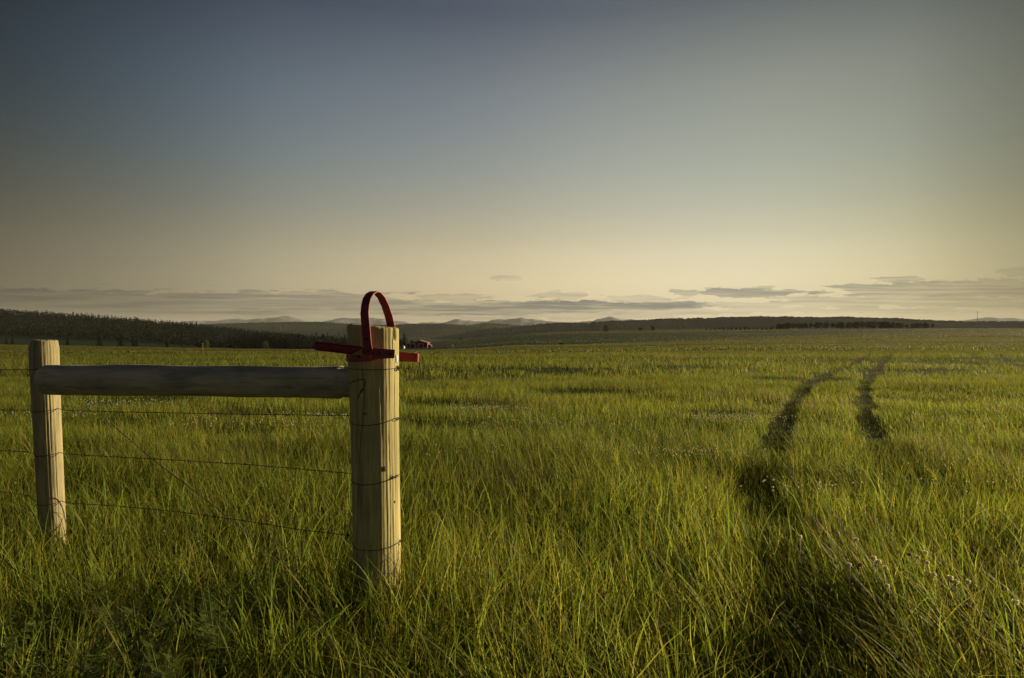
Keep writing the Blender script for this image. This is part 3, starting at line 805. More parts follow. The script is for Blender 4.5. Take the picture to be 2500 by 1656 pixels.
# diagonal double brace wire
root = empty('brace_wire', P(855,1470,3.0)); base = Vector(root.location)
tag(root, 'twisted double brace wire slanting from left post top to foot of gate post', 'wire')
mb = MB(); a1 = P(152,962,3.72); a2 = P(205,965,3.66); j = P(268,1032,3.6)
mid = [P(375,1124,3.47), P(480,1203,3.35), P(574,1277,3.25), P(700,1382,3.14), P(862,1500,3.05)]
mb.tube([p-base for p in (P(90,900,3.72), a1, P(235,1010,3.62), j)], .0013, 5); mb.tube([p-base for p in (P(170,925,3.74), a2, P(238,1003,3.62), j)], .0013, 5)
twist(mb, [p-base for p in [j]+mid], r=.0013, pitch=.05, off=.0016)
mb.build('strand', m_wire2, root, True)

# loose bent wire end on the shaded face of the gate post
root = empty('loose_wire', on_post(880,930,.004)); base = Vector(root.location)
tag(root, 'short bent length of loose wire stapled on the shaded face of the gate post', 'wire')
mb = MB(); mb.tube([on_post(px,py,.004)-base for px,py in ((856,937),(864,932),(876,927),(888,926),(893,931),(890,942),(886,952),(879,963),(875,973))], .0018, 6); mb.build('bent_end', m_wire, root, True)
mb = MB(); mb.tube([on_post(px,py,.003)-base for px,py in ((881,956),(884,951),(889,951),(890,956))], .0016, 6); mb.build('staple', m_wire, root, True)

# red latch on the gate post
m_red = simple_mat('red_paint', (.30,.022,.042), .5, .1, scale=28, bump=.35, spec=.35, col2=(.15,.015,.024))
m_redw = simple_mat('worn_red_paint', (.36,.085,.10), .65, .1, scale=38, bump=.4, col2=(.18,.04,.045), spec=.3)
m_dark = simple_mat('bolt_steel', (.05,.035,.035), .5, .7, scale=50)
m_galv = simple_mat('galvanised_steel', (.30,.33,.35), .45, .6, scale=40)
latch = empty('gate_latch', (GX, GY-.115, 1.27)); tag(latch, 'red painted metal latch with a tall hoop, bolted to the head of the gate post', 'gate latch')
LB = Vector(latch.location)
def strap(path, wdirs, width, thick, name, mat):
    """flat bar following path, wdirs = width direction at each point"""
    V = []; Fs = []; n = len(path)
    for i in range(n):
        t = (path[min(i+1,n-1)]-path[max(i-1,0)]).normalized(); w = wdirs[i]; w = (w-t*w.dot(t)).normalized(); nn = t.cross(w)
        W = width[i] if isinstance(width, list) else width
        for a, b0 in ((-1,-1),(1,-1),(1,1),(-1,1)): V.append(path[i]+w*a*W/2+nn*b0*thick/2-LB)
    for i in range(n-1):
        for k in range(4): Fs.append((i*4+k, i*4+(k+1)%4, i*4+4+(k+1)%4, i*4+4+k))
    Fs += [(3,2,1,0), tuple((n-1)*4+k for k in range(4))]
    me = py_mesh(name, V, Fs); o = link(name, me, mat, latch)
    bv = o.modifiers.new('bevel', 'BEVEL'); bv.width = .0012; bv.segments = 2; bv.limit_method = 'ANGLE'
    return o
# hoop: front leg on the near face, over the top, back leg down the far face
f0 = P(902,868,2.885); f1 = P(897,842,2.895); f2 = P(893.5,800,2.905); f3 = P(890,765,2.915)
bx, by = P(952,800,3.10).x, 3.115
top = P(912,712.5,3.0)
hp = [f0, f0.lerp(f1,.5), f1, f2, f3]
pts_mid = [P(892,745,2.925), P(896,729,2.94), P(903,718,2.965), P(912,712.5,2.995), P(921,715,3.03), P(931,727,3.062), P(941,748,3.09), P(949,772,3.105), P(955.5,800,3.115), P(960,830,3.12), P(963,860,3.125)]
hp += pts_mid
dirn = Vector((hp[-1].x-hp[0].x, hp[-1].y-hp[0].y, 0)).normalized(); wd = Vector((dirn.y, -dirn.x, 0))
wd = (wd+Vector((0.0,0,0))).normalized()
strap(hp, [wd]*len(hp), .0385, .005, 'hoop', m_red)
def bolt(px, py, off, r, name='bolt', mat=m_dark, parent=None, D=None):
    p = P(px, py, D); mb = MB(); disc(mb, p-LB, Vector((0,-1,0)), r, .003, k=6); return mb.build(name, mat, latch)
bolt(893.5,827.5,0,.0055,D=2.893); bolt(898,858,0,.005,D=2.882)
# left arm: tapering channel that ends against the post, wide end out to the left
def bar(corners, D0, D1, th, name, mat, lip=0):
    """corners: four photo points TL,TR,BR,BL ; depth D0 at left, D1 at right"""
    TL,TR,BR,BL = corners; V = []
    for dd in (0, th):
        for (px,py), D in ((TL,D0),(TR,D1),(BR,D1),(BL,D0)): V.append(P(px,py,D)+Vector((0,dd,0))-LB)
    Fs = [(3,2,1,0),(4,5,6,7),(0,1,5,4),(1,2,6,5),(2,3,7,6),(3,0,4,7)]
    o = link(name, py_mesh(name, V, Fs), mat, latch); bv = o.modifiers.new('bevel','BEVEL'); bv.width = .0015; bv.segments = 2
    return o
def channel():
    # cross-section with turned lips, swept from the outer end to the post; the web dips toward the viewer
    secs = []
    for t, px, yt, yb, D in ((0,768,834,855.5,2.86),(.04,773,834,856,2.86),(.5,820,839,861.5,2.873),(.82,856,843.5,866,2.88),(1,884,847,850,2.882)):
        secs.append((P(px,yt,D), P(px,yb,D)))
    V = []; n = 0
    for a, c in secs:
        h = (a-c)
        prof = [a+Vector((0,.016,0)), a, c.lerp(a,.78)+Vector((0,.010,0)), c.lerp(a,.22)+Vector((0,.010,0)), c, c+Vector((0,.016,0)), c.lerp(a,.22)+Vector((0,.020,0)), c.lerp(a,.78)+Vector((0,.020,0))]
        V += [p-LB for p in prof]; n += 1
    Fs = [(i*8+k, i*8+(k+1)%8, i*8+8+(k+1)%8, i*8+8+k) for i in range(n-1) for k in range(8)]+[tuple(range(7,-1,-1)), tuple((n-1)*8+k for k in range(8))]
    link('left_arm', py_mesh('left_arm', V, Fs), m_red, latch)
channel()
# curved plate hugging the post, lower left
pl = [on_post(px, py, .006) for px, py in ((851,873.5),(862,875),(880,876),(900,876),(918,873),(936,869))]
strap(pl, [Vector((0,0,1))]*6, [.033,.032,.028,.024,.020,.016], .004, 'lower_plate', m_redw)
# front plate with holes, ends proud of the post at the right
bar([(908,849.5),(964,854),(963,875),(908,877)], 2.893, 2.892, .005, 'front_plate', m_redw)
bolt(925.5,861,0,.0065,name='bolt_hole',D=2.8915); bolt(953,864,0,.006,D=2.8905); bolt(876,871,0,.007,D=2.903)
bar([(884,851),(893,848),(893,866),(884,866)], 2.896, 2.896, .012, 'hinge_block', m_dark)
# right arm behind the post
bar([(958,857),(1018,863.5),(1018,884),(958,883)], 3.15, 3.16, .005, 'right_arm', m_red)
bar([(1017,863),(1020.5,864),(1020,884.5),(1017,884)], 3.13, 3.13, .04, 'arm_end', m_redw)
pl = [on_post(px, py, .004) for px, py in ((963,877),(967,876),(970.5,875))]
strap(pl, [Vector((0,0,1))]*3, .034, .003, 'side_clip', m_galv)

# ------------------------------------------------------------------ trees
m_needle = leaf_mat('conifer_needles', trans=.12, attr=False, col=(.011,.017,.008), objvar=.25, spec=.1, rough=.8)
m_leaf = leaf_mat('tree_leaves', trans=.25, attr=False, col=(.013,.019,.008), objvar=.3, spec=.1, rough=.8)
m_leafl = leaf_mat('pale_tree_leaves', trans=.35, attr=False, col=(.075,.085,.028), objvar=.2, spec=.1, rough=.8)
m_bark = simple_mat('bark', (.06,.05,.04), .9, scale=4)
def conifer_mesh(seed, n=520, R=.24):
    q = random.Random(seed); mb = MB()
    for i in range(n):
        t = 1-math.sqrt(q.random())*.96; t = min(t,.985); rad = R*(1-t)**.85*(.72+.28*math.sin(t*55+seed))*q.uniform(.55,1.12)+.006
        an = q.uniform(0,6.283); d = Vector((math.cos(an), math.sin(an), -.25)); s = Vector((-math.sin(an), math.cos(an), 0))
        z = .05+.95*t; p = Vector((0,0,z))+d*rad; l = q.uniform(.025,.055)*(1.2-t*.7); w = q.uniform(.012,.028)*(1.2-t*.5)
        mb.add([p-d*l*1.6+Vector((0,0,.02)), p+s*w, p+d*l*.6, p-s*w], [(0,1,2,3)])
    for i in range(14):
        t = i/14; a = q.uniform(0,6.28)
    mb.tube([(0,0,.3),(0,0,.7),(0,0,1.0)], [.02,.012,.002], 5)
    return py_mesh('conifer_crown', mb.v, mb.f)
def leafy_mesh(seed, n=1100, wide=.42, base=.22):
    q = random.Random(seed); mb = MB(); lobes = []
    for i in range(13):
        an = q.uniform(0,6.28); z = q.uniform(base+.12,.88); k = 1-abs((z-.55)/.5)**2*.7; r = wide*.62*q.uniform(.3,1)*k
        lobes.append((Vector((math.cos(an)*r, math.sin(an)*r, z)), q.uniform(.12,.2)*(wide/.42)**.5))
    lobes.append((Vector((0,0,.84)), .14))
    for i in range(n):
        c, r = q.choice(lobes); d = Vector((q.gauss(0,1), q.gauss(0,1), q.gauss(0,1))).normalized()
        p = c+d*r*(q.uniform(.5,1.08)); a = Vector((q.gauss(0,1), q.gauss(0,1), q.gauss(0,1))).normalized(); b0 = a.orthogonal().normalized()
        s = q.uniform(.016,.042); mb.add([p-a*s, p-b0*s, p+a*s, p+b0*s], [(0,1,2,3)])
    return py_mesh('leafy_crown', mb.v, mb.f)
def trunk_mesh(seed, limbs=True):
    q = random.Random(seed); mb = MB()
    mb.tube([(0,0,-.03),(0.005,0,.25),(-.005,.005,.55),(0,0,.8)], [.028,.02,.013,.005], 6)
    if limbs:
        for i in range(6):
            an = q.uniform(0,6.28); z = q.uniform(.2,.6); r = q.uniform(.12,.28)
            mb.tube([(0,0,z),(math.cos(an)*r*.5,math.sin(an)*r*.5,z+.1),(math.cos(an)*r,math.sin(an)*r,z+.24)], [.010,.007,.003], 5)
    return py_mesh('trunk', mb.v, mb.f)
CON = [conifer_mesh(i, R=.20+.03*i) for i in range(4)]; CON.append(conifer_mesh(9, n=700, R=.36))
LEA = [leafy_mesh(i+20, wide=w, base=b_) for i, (w,b_) in enumerate(((.34,.2),(.42,.15),(.5,.12),(.38,.25)))]; BUSH = [leafy_mesh(40, 1500, .85, -.1), leafy_mesh(41, 1500, .95, -.2)]
TR = [trunk_mesh(1), trunk_mesh(2)]; TRC = trunk_mesh(3, False)
for m_, mat in [(x_, m_needle) for x_ in CON]+[(x_, m_leaf) for x_ in LEA+BUSH]+[(x_, m_bark) for x_ in TR+[TRC]]: m_.materials.append(mat)
LEAL = [x_.copy() for x_ in LEA[:2]]
for x_ in LEAL: x_.materials.clear(); x_.materials.append(m_leafl)
rt = random.Random(5)
def tree(name, px, D, h, crown, trunk, lab, cat, group=None, sx=1.0):
    X = (px-1250)/F*D; root = empty(name, (X, D, gz1(X, D)-.1)); root.scale = (h*sx, h*sx, h); root.rotation_euler = (0,0,rt.uniform(0,6.28))
    tag(root, lab, cat, group)
    c = bpy.data.objects.new('crown', crown); COL.objects.link(c); c.parent = root
    if trunk is not None:
        t = bpy.data.objects.new('trunk', trunk); COL.objects.link(t); t.parent = root
    return root
G1 = 'spruces standing apart along the far edge of the lit field'
for px, D, h, k, lab, sx in [
  (16,372,5.0,0,'small dim spruce nearest the left edge of the view, on the field edge',1.0),
  (30,372,6.0,1,'small dim spruce second from the left edge of the view, on the field edge',.9),
  (86,374,5.2,0,'slim spruce rising just behind the left fence post top',.9),
  (165,372,6.6,1,'slim pointed spruce first to the right of the left fence post',1.0),
  (243,366,7.8,3,'dark conical spruce, second to the right of the left fence post',1.15),
  (295,366,6.7,4,'broad squat dark spruce between two taller narrow ones',1.2),
  (325,372,8.2,0,'taller narrow spruce of the touching pair right of the squat one',.85),
  (333,370,7.0,2,'rounder lit spruce of the touching pair right of the squat one',1.0),
  (408,374,6.6,1,'narrow single spruce standing before the dark forest edge',.95),
  (444,376,3.4,2,'very small spruce just left of the thin stake',1.0)]:
    tree('spruce_tree', px, D, h, CON[k], TRC, lab, 'spruce', G1, sx)
tree('leafy_tree', 486, 368, 5.4, LEAL[0], TR[0], 'pale leafy tree on the field edge just left of the thin stake', 'tree')
tree('leafy_tree', 504, 370, 5.6, LEAL[1], TR[1], 'pale leafy tree on the field edge just right of the thin stake', 'tree')
tree('leafy_tree', 649, 395, 5.3, LEAL[1], TR[0], 'lighter green leafy tree standing before the dark wall of spruces', 'tree')
tree('spruce_tree', 987, 492, 12.3, CON[4], TRC, 'tall dark spruce behind the left end of the red barn', 'spruce', None, 1.35)
tree('leafy_tree', 1006, 500, 6.2, LEA[1], TR[0], 'low dark tree between the tall spruce and the barn roof', 'tree')
tree('leafy_tree', 978, 505, 7.2, LEA[0], TR[1], 'dark tree half hidden by the gate post, left of the tall spruce', 'tree')
tree('leafy_tree', 1126, 890, 3.4, BUSH[1], TR[0], 'lone little bush on the dark slope right of the barn', 'bush')
tree('round_bush', 1480, 930, 8.8, BUSH[0], TR[0], 'large rounded dark bush alone on the skyline', 'bush', None, 1.0)
tree('round_bush', 1562, 950, 4.2, BUSH[1], TR[1], 'low flat bush left of a taller one on the skyline', 'bush', None, 1.7)
tree('round_bush', 1592, 950, 6.4, BUSH[0], TR[0], 'taller bush at the right end of a low clump on the skyline', 'bush', None, 1.0)
G2 = 'trees of the long grove on the right skyline'
for i in range(46):
    f = i/45; px = 1885+f*388+rt.uniform(-5,5)
    h = np.interp(px, [1885,1905,1930,2030,2100,2200,2215,2228,2255,2275],[6,9,9.5,9,10.5,9.5,6.5,7.5,8.5,7])*rt.uniform(.82,1.12)
    if 2216 < px < 2222: continue
    tree('grove_tree', px, 900+rt.uniform(-20,40), h, rt.choice(LEA), rt.choice(TR), 'dark leafy tree in the long grove on the right skyline', 'tree', G2, rt.uniform(.9,1.3))
G3 = 'low bushes trailing left from the right skyline grove'
for i in range(16):
    px = 1725+i*10.4; tree('low_bush', px, 930+rt.uniform(-10,10), np.interp(px,[1725,1770,1880],[2.4,4.2,3.6])*rt.uniform(.8,1.15), rt.choice(BUSH), None, 'low dark bush in the row left of the skyline grove', 'bush', G3, 1.25)
# front rank of the forest under the left hill
G4 = 'spruces in the front rank of the forest below the left hill'
for i in range(74):
    px = 596+i*4.1+rt.uniform(-3,3) 
    D = 440+rt.uniform(0,40)+max(0,(720-px))*.1
    topy = np.interp(px, [596,620,700,760,850,900],[806,808,814,823,829,832])+rt.uniform(-3,5)
    X = (px-1250)/F*D; h = EYE+(805-topy)/F*D-gz1(X,D)
    tree('forest_spruce', px, D, h, rt.choice(CON[:4]), TRC, 'dark spruce in the front rank of the forest below the left hill', 'spruce', G4, .95)

m_forest = leaf_mat('forest_foliage', trans=.08, gain=1.0, spec=.1, rough=.85)
def build_forest():
    q = np.random.RandomState(3)
    N0 = 16000; px = q.uniform(-500, 905, N0); D = q.uniform(470, 1120, N0)
    x = (px-1250)/F*D; y = D
    # forest starts further back on the left, where a dark field lies in front
    start = np.interp(px, [-500,0,250,450,520,590,620,905],[700,690,670,640,600,500,470,470])
    dens = np.where(px < 500, .8, 1.0)
    k = (D > start) & (q.rand(N0) < dens*(D/1120)); x, y, px = x[k], y[k], px[k]; n = len(x)
    z = gz(x, y)-.3; con = (q.rand(n) < np.interp(px, [0,400,600],[.35,.6,.95]))
    h = np.where(con, q.uniform(8,14,n), q.uniform(6,10,n))*np.interp(y,[470,700,1100],[1,.9,.9])
    m = 34
    t = q.rand(n, m); an = q.uniform(0, 2*np.pi, (n,m))
    tz = np.where(con[:,None], 1-np.sqrt(t)*.95, .2+.8*t)
    rad = np.where(con[:,None], .22*(1-tz)**.85, .40*np.sqrt(np.clip(1-((tz-.6)/.42)**2,0,1)))*q.uniform(.55,1.1,(n,m))
    H = h[:,None]
    cx = x[:,None]+np.cos(an)*rad*H; cy = y[:,None]+np.sin(an)*rad*H; cz = z[:,None]+tz*H
    s = q.uniform(.045,.10,(n,m))*H*np.where(con[:,None],.8,1)
    A = q.normal(0,1,(n,m,3)); A /= np.linalg.norm(A, axis=-1, keepdims=True); B = q.normal(0,1,(n,m,3)); B -= A*np.sum(A*B,-1,keepdims=True); B /= np.linalg.norm(B,axis=-1,keepdims=True)
    Cc = np.stack([cx,cy,cz],-1); S = s[...,None]
    V = np.stack([Cc-A*S, Cc-B*S, Cc+A*S, Cc+B*S], 2).reshape(-1,3)
    Q = np.arange(len(V)).reshape(-1,4)
    base = np.where(con[:,None], np.array([.009,.014,.007]), np.array([.017,.023,.009]))*q.uniform(.7,1.35,(n,1))
    C = np.repeat(base, m*4, axis=0)
    tag(link('forest', np_mesh('forest', V, Q, C, smooth=False), m_forest), 'dark mixed forest covering the hill on the left', 'forest', kind='stuff')
build_forest()

# ------------------------------------------------------------------ far ridges and mountains
def ridge(name, D, depth, outline, mat, treeh, zbase, colA, colB, ncol=1100, seed=0, rough=0):
    px = np.linspace(outline[0][0], outline[-1][0], ncol)
    yt = np.interp(px, [o[0] for o in outline], [o[1] for o in outline])
    if name == 'mountains': yt = 791-(791-yt)*.72+(vnoise(px, px*0, 14, seed)-.5)*2.2
    nr = 26; V = []; C = []
    for i in range(nr):
        s = i/(nr-1); d = D-depth*.5+depth*s; prof = math.sin(math.pi*s)**.8 if s < .5 else math.sin(math.pi*s)**.6
        x = (px-1250)/F*D*(1+(d-D)/D*.6); y = np.full_like(x, d)
        ztop = EYE+(805-yt)/F*D
        w = (vnoise(x, y*.6, depth*.22, seed+60)-.5)*.22*prof*(1-prof)*4
        z = zbase+(ztop-treeh*.6-zbase)*np.clip(prof+w*.6,0,1.02)
        z = z+treeh*(_hash(np.arange(ncol)+i*37, np.full(ncol,i), seed)**2*1.3*(1.0 if prof > .97 else .3)*(.3+.7*vnoise(px, px*0+i, 30, seed+2)))
        z = z+rough*(vnoise(x,y,depth*.06,seed+9)-.5)*prof
        V.append(np.stack([x,y,z],-1)); f = sstep(.45,.62, vnoise(x*.6,y*1.5,depth*.16,seed+70))[:,None]
        C.append(np.array(colA)*(1-f)+np.array(colB)*f)
    V = np.concatenate(V); C = np.concatenate(C)
    i = np.arange(nr-1)[:,None]*ncol; j = np.arange(ncol-1)[None,:]
    Q = np.stack([i+j, i+j+1, i+ncol+j+1, i+ncol+j], -1).reshape(-1,4)
    return tag(link(name, np_mesh(name, V, Q, C, smooth=False), mat), kind='structure')
m_hill, nt, N, L = new_mat('hill_cover')
out = N.new('ShaderNodeOutputMaterial'); b = N.new('ShaderNodeBsdfDiffuse'); a = N.new('ShaderNodeAttribute'); a.attribute_name = 'Col'
L.new(a.outputs['Color'], b.inputs[0]); L.new(b.outputs[0], out.inputs[0])
dk, gn = (.022,.029,.023), (.046,.058,.034)
ridge('hill', 2700, 1000, [(980,840),(1050,826),(1111,818),(1153,808),(1196,801),(1259,797),(1322,791),(1354,787.5),(1400,787),(1445,788),(1447,785),(1493,783),(1609,778.5),(1725,776),(1772,773),(1840,772),(1911,774),(2050,773),(2143,776),(2236,779.5),(2329,784),(2500,785),(3000,786),(3600,795)], m_hill, 7, -45, dk, gn, 1500, 1)
ridge('hill', 3600, 1200, [(150,812),(300,800),(440,793),(526,790.5),(632,787),(754,785),(800,786),(847,790),(900,792),(963,792.5),(1006,790),(1084,789),(1132,793),(1180,799),(1250,808),(1380,830)], m_hill, 8, -50, dk, gn, 900, 2)
ridge('hill', 4400, 1200, [(1000,808),(1090,800),(1149,793),(1185,788),(1227,790),(1265,794),(1350,795),(1500,800)], m_hill, 7, -50, dk, gn, 400, 3)
mt = (.20,.23,.29)  # pale bluish: distance haze painted into the rock colour
ridge('mountains', 12500, 3000, [(250,798),(380,792),(480,784),(560,779),(620,776),(700,769),(715,771),(745,782),(770,786),(800,783),(840,773),(880,770),(940,779),(1000,788),(1200,790),(1400,788),(1450,780),(1480,772),(1492,770.5),(1530,777),(1600,783),(1700,780),(1900,776),(2200,786),(2330,786),(2380,776),(2410,771.5),(2460,775),(2500,780),(2700,776),(3200,790)], m_hill, 0, -60, mt, mt, 900, 4, rough=60)
ridge('mountains', 10500, 2500, [(1030,798),(1062,791),(1085,784),(1120,778),(1150,780),(1185,784),(1215,779),(1240,777),(1270,772.5),(1295,777),(1330,783),(1400,790),(1500,798)], m_hill, 0, -60, mt, mt, 500, 5, rough=40)

# ------------------------------------------------------------------ barn and yard
m_barn = simple_mat('barn_red', (.30,.035,.045), .8, scale=2, var=.25, stretch=(6,1,.3))
m_barnroof = simple_mat('barn_roof', (.30,.16,.14), .6, scale=1)
m_trim = simple_mat('white_trim', (.55,.50,.42), .7, scale=3, var=.1)
m_doorc = simple_mat('barn_door_red', (.15,.020,.028), .8, scale=2, stretch=(6,1,.3))
m_greyroof = simple_mat('grey_metal_roof', (.20,.21,.22), .5, scale=1)
m_shed = simple_mat('dark_boards', (.05,.04,.035), .9, scale=2)
m_white = simple_mat('white_paint', (.60,.58,.52), .7, scale=2, var=.1)
def bx(px, D=458): return (px-1250)/F*D
DB = 458; gzb = EYE+(805-852)/F*DB
barn = empty('red_barn', (bx(1022.8), DB, gzb)); tag(barn, 'low red barn with a gabled front, lean-to side and two white framed doors', 'barn')
X0 = bx(1022.8)
def rx(px): return bx(px)-X0
def rz(py): return EYE+(805-py)/F*DB-gzb
prof = [(rx(993.8),-.6),(rx(1043.4),-.6),(rx(1043.4),rz(837.8)),(rx(1022.8),rz(831.6)),(rx(1010.7),rz(836.6)),(rx(993.8),rz(841.4))]
mb = MB(); mb.prism(prof, 0, 14); mb.build('wall', m_barn, barn)
mb = MB()
def slab(mb, xa, za, xb, zb, y0, y1, t=.22): mb.prism([(xa,za),(xb,zb),(xb,zb+t),(xa,za+t)], y0, y1)
slab(mb, rx(1044.6), rz(838.1), rx(1022.8), rz(831.5), -.5, 14.5); slab(mb, rx(1022.8), rz(831.5), rx(1010.7), rz(836.4), -.5, 14.5); slab(mb, rx(1010.7), rz(836.4), rx(992.6), rz(841.7), -.5, 14.5)
mb.build('roof', m_barnroof, barn)
for a0,a1,tp in ((1003.2,1012.4,840.3),(1022.2,1032.4,840.3)):
    mb = MB(); mb.box(rx(a0), rx(a1), -.10, -.02, 0, rz(tp)); d = mb.build('door', m_doorc, barn)
    fr = MB(); w = .34
    fr.box(rx(a0)-w, rx(a0), -.14, -.01, 0, rz(tp)+w); fr.box(rx(a1), rx(a1)+w, -.14, -.01, 0, rz(tp)+w); fr.box(rx(a0), rx(a1), -.14, -.01, rz(tp), rz(tp)+w)
    fr.build('door_frame', m_trim, d)
mb = MB(); mb.box(rx(1042.6), rx(1043.8), -.12, .12, 0, rz(838.6)); mb.build('corner_board', m_white, barn)
def shed(name, px0, px1, ytop, D, lab, cat, wm, rm, ybase=None, deep=5):
    xa, xb = (px0-1250)/F*D, (px1-1250)/F*D; xc = (xa+xb)/2; zb = gz1(xc, D)-.2 if ybase is None else EYE+(805-ybase)/F*D
    h = EYE+(805-ytop)/F*D-zb; w = (xb-xa)/2
    r_ = empty(name, (xc, D, zb)); tag(r_, lab, cat)
    mb = MB(); mb.prism([(-w,-.4),(w,-.4),(w,h*.7),(0,h*.97),(-w,h*.7)], 0, deep); mb.build('wall', wm, r_)
    mb = MB(); slab(mb, -w*1.1, h*.68, 0, h*.98, -.2, deep+.2, .12); slab(mb, 0, h*.98, w*1.1, h*.68, -.2, deep+.2, .12); mb.build('roof', rm, r_)
    return r_
shed('farm_shed', 1045.5, 1053, 841.5, 462, 'dark shed with a grey roof against the right side of the barn', 'shed', m_shed, m_greyroof, 851.5)
shed('farm_shed', 980, 986, 844.5, 470, 'small pale shed seen between the gate post and the barn', 'shed', m_white, m_greyroof, 850.5)
shed('white_hut', 1103, 1106.4, 841.8, 470, 'tiny white pointed hut on the slope right of the barn', 'hut', m_white, m_white, 846.3, 1.2)
# heap of brush and scrap right of the barn
def build_heap():
    q = np.random.RandomState(8); V = []; Q = []; off = 0; C = []
    for i in range(420):
        px = q.uniform(1060,1168); yb = np.interp(px, [1060,1110,1168],[849.5,846.5,851.5]); D = 455+q.uniform(-4,8)
        x = (px-1250)/F*D; zg = EYE+(805-yb)/F*D; hh = (1.3 if px > 1108 else .9)*(.4+.9*vnoise(np.array([px]),np.array([0.]),9,3)[0])
        s = q.uniform(.15,.5); c = np.array([x, D, zg+q.rand()*hh]); A = q.normal(0,1,3); A/=np.linalg.norm(A); B = np.cross(A, q.normal(0,1,3)); B/=np.linalg.norm(B)
        V += [c-A*s, c-B*s*.5, c+A*s, c+B*s*.5]; Q.append([off,off+1,off+2,off+3]); off += 4
        col = [(.06,.04,.03),(.11,.07,.055),(.09,.085,.08),(.04,.045,.02)][q.randint(4)]; C += [col]*4
    tag(link('brush_heap', np_mesh('brush_heap', np.array(V), np.array(Q), np.array(C), smooth=False), m_forest), 'long low heap of brown brush right of the red barn', 'brush heap', kind='stuff')
build_heap()
# dark bale in the lit field
bp_ = P(1371.5,853.5,290); zb = gz1(bp_.x, 290)
m_bale = simple_mat('dark_bale', (.035,.022,.020), .95, scale=6)
bale = empty('straw_bale', (bp_.x, 290, zb)); tag(bale, 'small dark square bale alone in the lit field right of the barn', 'bale')
hb = EYE+(805-848.6)/F*290-zb
mb = MB(); mb.box(-.62,.62,-.6,.6,-.1,max(1.0,hb)); o = mb.build('straw_block', m_bale, bale); bv = o.modifiers.new('bevel','BEVEL'); bv.width = .12; bv.segments = 3
mb = MB(); mb.tube([(-1.25,0,.05),(-1.0,0,.3),(-.66,0,.1)], [.12,.2,.15], 7); mb.build('loose_straw', m_bale, bale, True)
# thin stake
p = P(495,869,90); zg = gz1(p.x, 90); st = empty('stake', (p.x,90,zg)); tag(st, 'thin pale stake standing in the lit field in front of the two pale trees', 'stake')
mb = MB(); mb.tube([(0,0,-.1),(0.01,0,EYE+(805-839)/F*90-zg)], [.035,.03], 7); mb.build('rod', simple_mat('pale_rod',(.38,.34,.16),.7,scale=4), st, True)
mb = MB(); mb.tube([(0,0,EYE+(805-839)/F*90-zg),(0.01,0,EYE+(805-838)/F*90-zg)], [.045,.04], 7); mb.build('cap', m_trim, st, True)
# far wire fence
ff = empty('field_fence', (P(560,852,372).x, 372, gz1(P(560,852,372).x,372))); tag(ff, 'low far fence of thin posts along the field edge before the forest', 'fence')
for i in range(17):
    px = 512+i*7.2; X = (px-1250)/F*372; zz = gz1(X,372)
    mb = MB(); mb.tube([(X-ff.location.x,0,zz-ff.location.z-.2),(X-ff.location.x,0,zz-ff.location.z+.95)], .09, 5); mb.build('post', m_shed, ff)
mb = MB()
for hgt in (.5,.85):
    mb.tube([((512+i*7.2-1250)/F*372-ff.location.x, 0, gz1((512+i*7.2-1250)/F*372,372)-ff.location.z+hgt) for i in range(17)], .03, 4)
mb.build('wire', m_shed, ff)
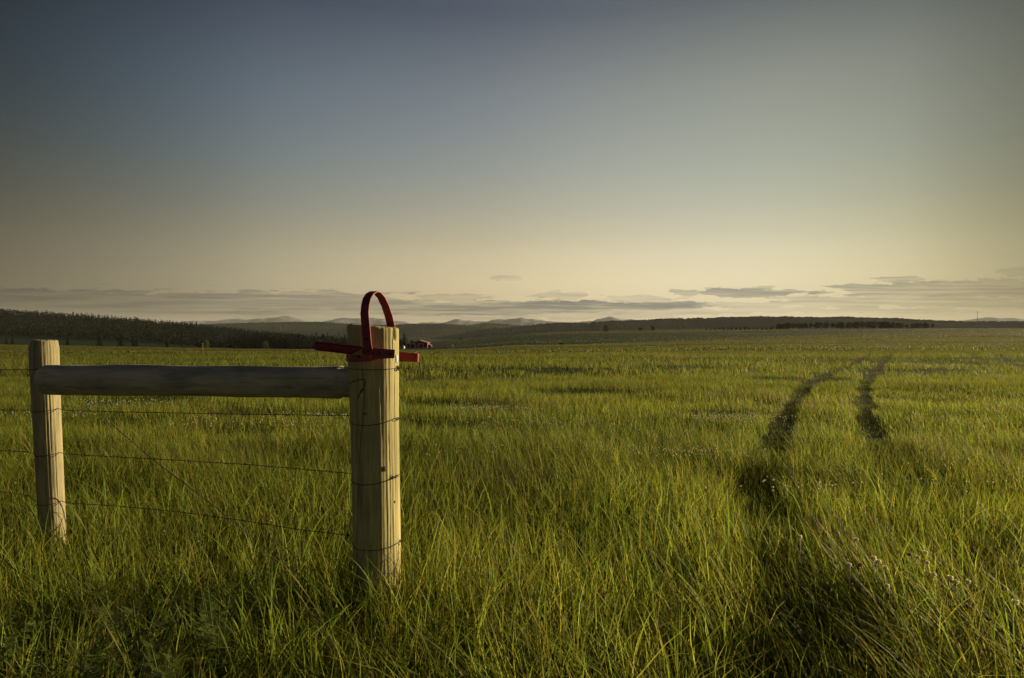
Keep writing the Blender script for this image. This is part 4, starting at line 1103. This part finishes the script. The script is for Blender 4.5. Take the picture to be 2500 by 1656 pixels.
# pale stones on the dark pasture
m_stone = simple_mat('pale_stone', (.42,.40,.34), .9, scale=2)
def stone_mesh(seed):
    q = random.Random(seed); V = []; Fs = []; n, m_ = 9, 5
    for j in range(m_+1):
        ph = math.pi*j/m_
        for i in range(n): V.append(Vector((math.sin(ph)*math.cos(2*math.pi*i/n), math.sin(ph)*math.sin(2*math.pi*i/n)*.8, math.cos(ph)*.7+.4))*q.uniform(.8,1.1))
    for j in range(m_):
        for i in range(n): Fs.append((j*n+i, j*n+(i+1)%n, (j+1)*n+(i+1)%n, (j+1)*n+i))
    me = py_mesh('pale_stone', V, Fs); me.materials.append(m_stone); return me
ST = [stone_mesh(1), stone_mesh(2)]
for px, py, s in [(1310,836,.5),(1312,837.5,.4),(1319,837.5,.45),(1325,838,.35),(1331,837,.4),(1336,837.5,.35),(1342,838.5,.4),(1353,832,.3),(1390,830.5,.35),(1449,841,.45),(1471,843.5,.5),(1572,827,.4),(1610,836,.5),(1650,834,.45),(1754,830.5,.5),(1735,822,.4),(1742,821,.4),(1815,841,.45),(1412,824,.3),(1366,833,.35),(1922,819.5,.4)]:
    best = min(range(355,900,5), key=lambda D: abs(gz1((px-1250)/F*D,D)-(EYE+(805-py)/F*D))*1.0/D)
    X = (px-1250)/F*best; o = bpy.data.objects.new('pale_stone', rt.choice(ST)); COL.objects.link(o); o.location = (X, best, gz1(X,best)); o.scale = (s*1.2,s,s*1.1)
    tag(o, 'pale stone speck lying on the dark pasture beyond the lit field', 'stone', 'pale stones on the dark pasture')
# radio mast on the right ridge
mp_ = P(2386,786,2700); mast = empty('radio_mast', (mp_.x, 2700, 5)); tag(mast, 'thin lattice radio mast rising from the right hand ridge', 'mast')
H0 = EYE+(805-759)/F*2700-5; mb = MB()
for k in range(3):
    a_ = k*2.094; mb.tube([(math.cos(a_)*.9,math.sin(a_)*.9,0),(math.cos(a_)*.55,math.sin(a_)*.55,H0)], .18, 4)
mb.build('lattice_legs', m_shed, mast)
mb = MB()
for i in range(22):
    z0, z1 = H0*i/22, H0*(i+1)/22
    for k in range(3):
        a_, b_ = k*2.094, (k+1)*2.094; mb.tube([(math.cos(a_)*.7,math.sin(a_)*.7,z0),(math.cos(b_)*.7,math.sin(b_)*.7,z1)], .09, 4)
mb.build('bracing', m_shed, mast)

# ------------------------------------------------------------------ haze
mh, nt, N, L = new_mat('haze_air')
out = N.new('ShaderNodeOutputMaterial'); v = N.new('ShaderNodeVolumePrincipled'); L.new(v.outputs[0], out.inputs['Volume'])
v.inputs['Color'].default_value = (.88,.90,.95,1); v.inputs['Density'].default_value = .00003; v.inputs['Anisotropy'].default_value = .1
mb = MB(); mb.box(-34000,34000,-34000,34000,-175,345)
hz = mb.build('haze', mh); tag(hz, 'thin evening haze over the valley', 'haze', kind='stuff')

# ------------------------------------------------------------------ render look
vs = sc.view_settings; vs.view_transform = 'Standard'; vs.look = 'None'; vs.gamma = 1; vs.exposure = 0.55; vs.use_curve_mapping = False
sc.cycles.use_denoising = True
sc.cycles.max_bounces = 6; sc.cycles.transparent_max_bounces = 8; sc.cycles.diffuse_bounces = 3; sc.cycles.transmission_bounces = 3; sc.cycles.volume_bounces = 0
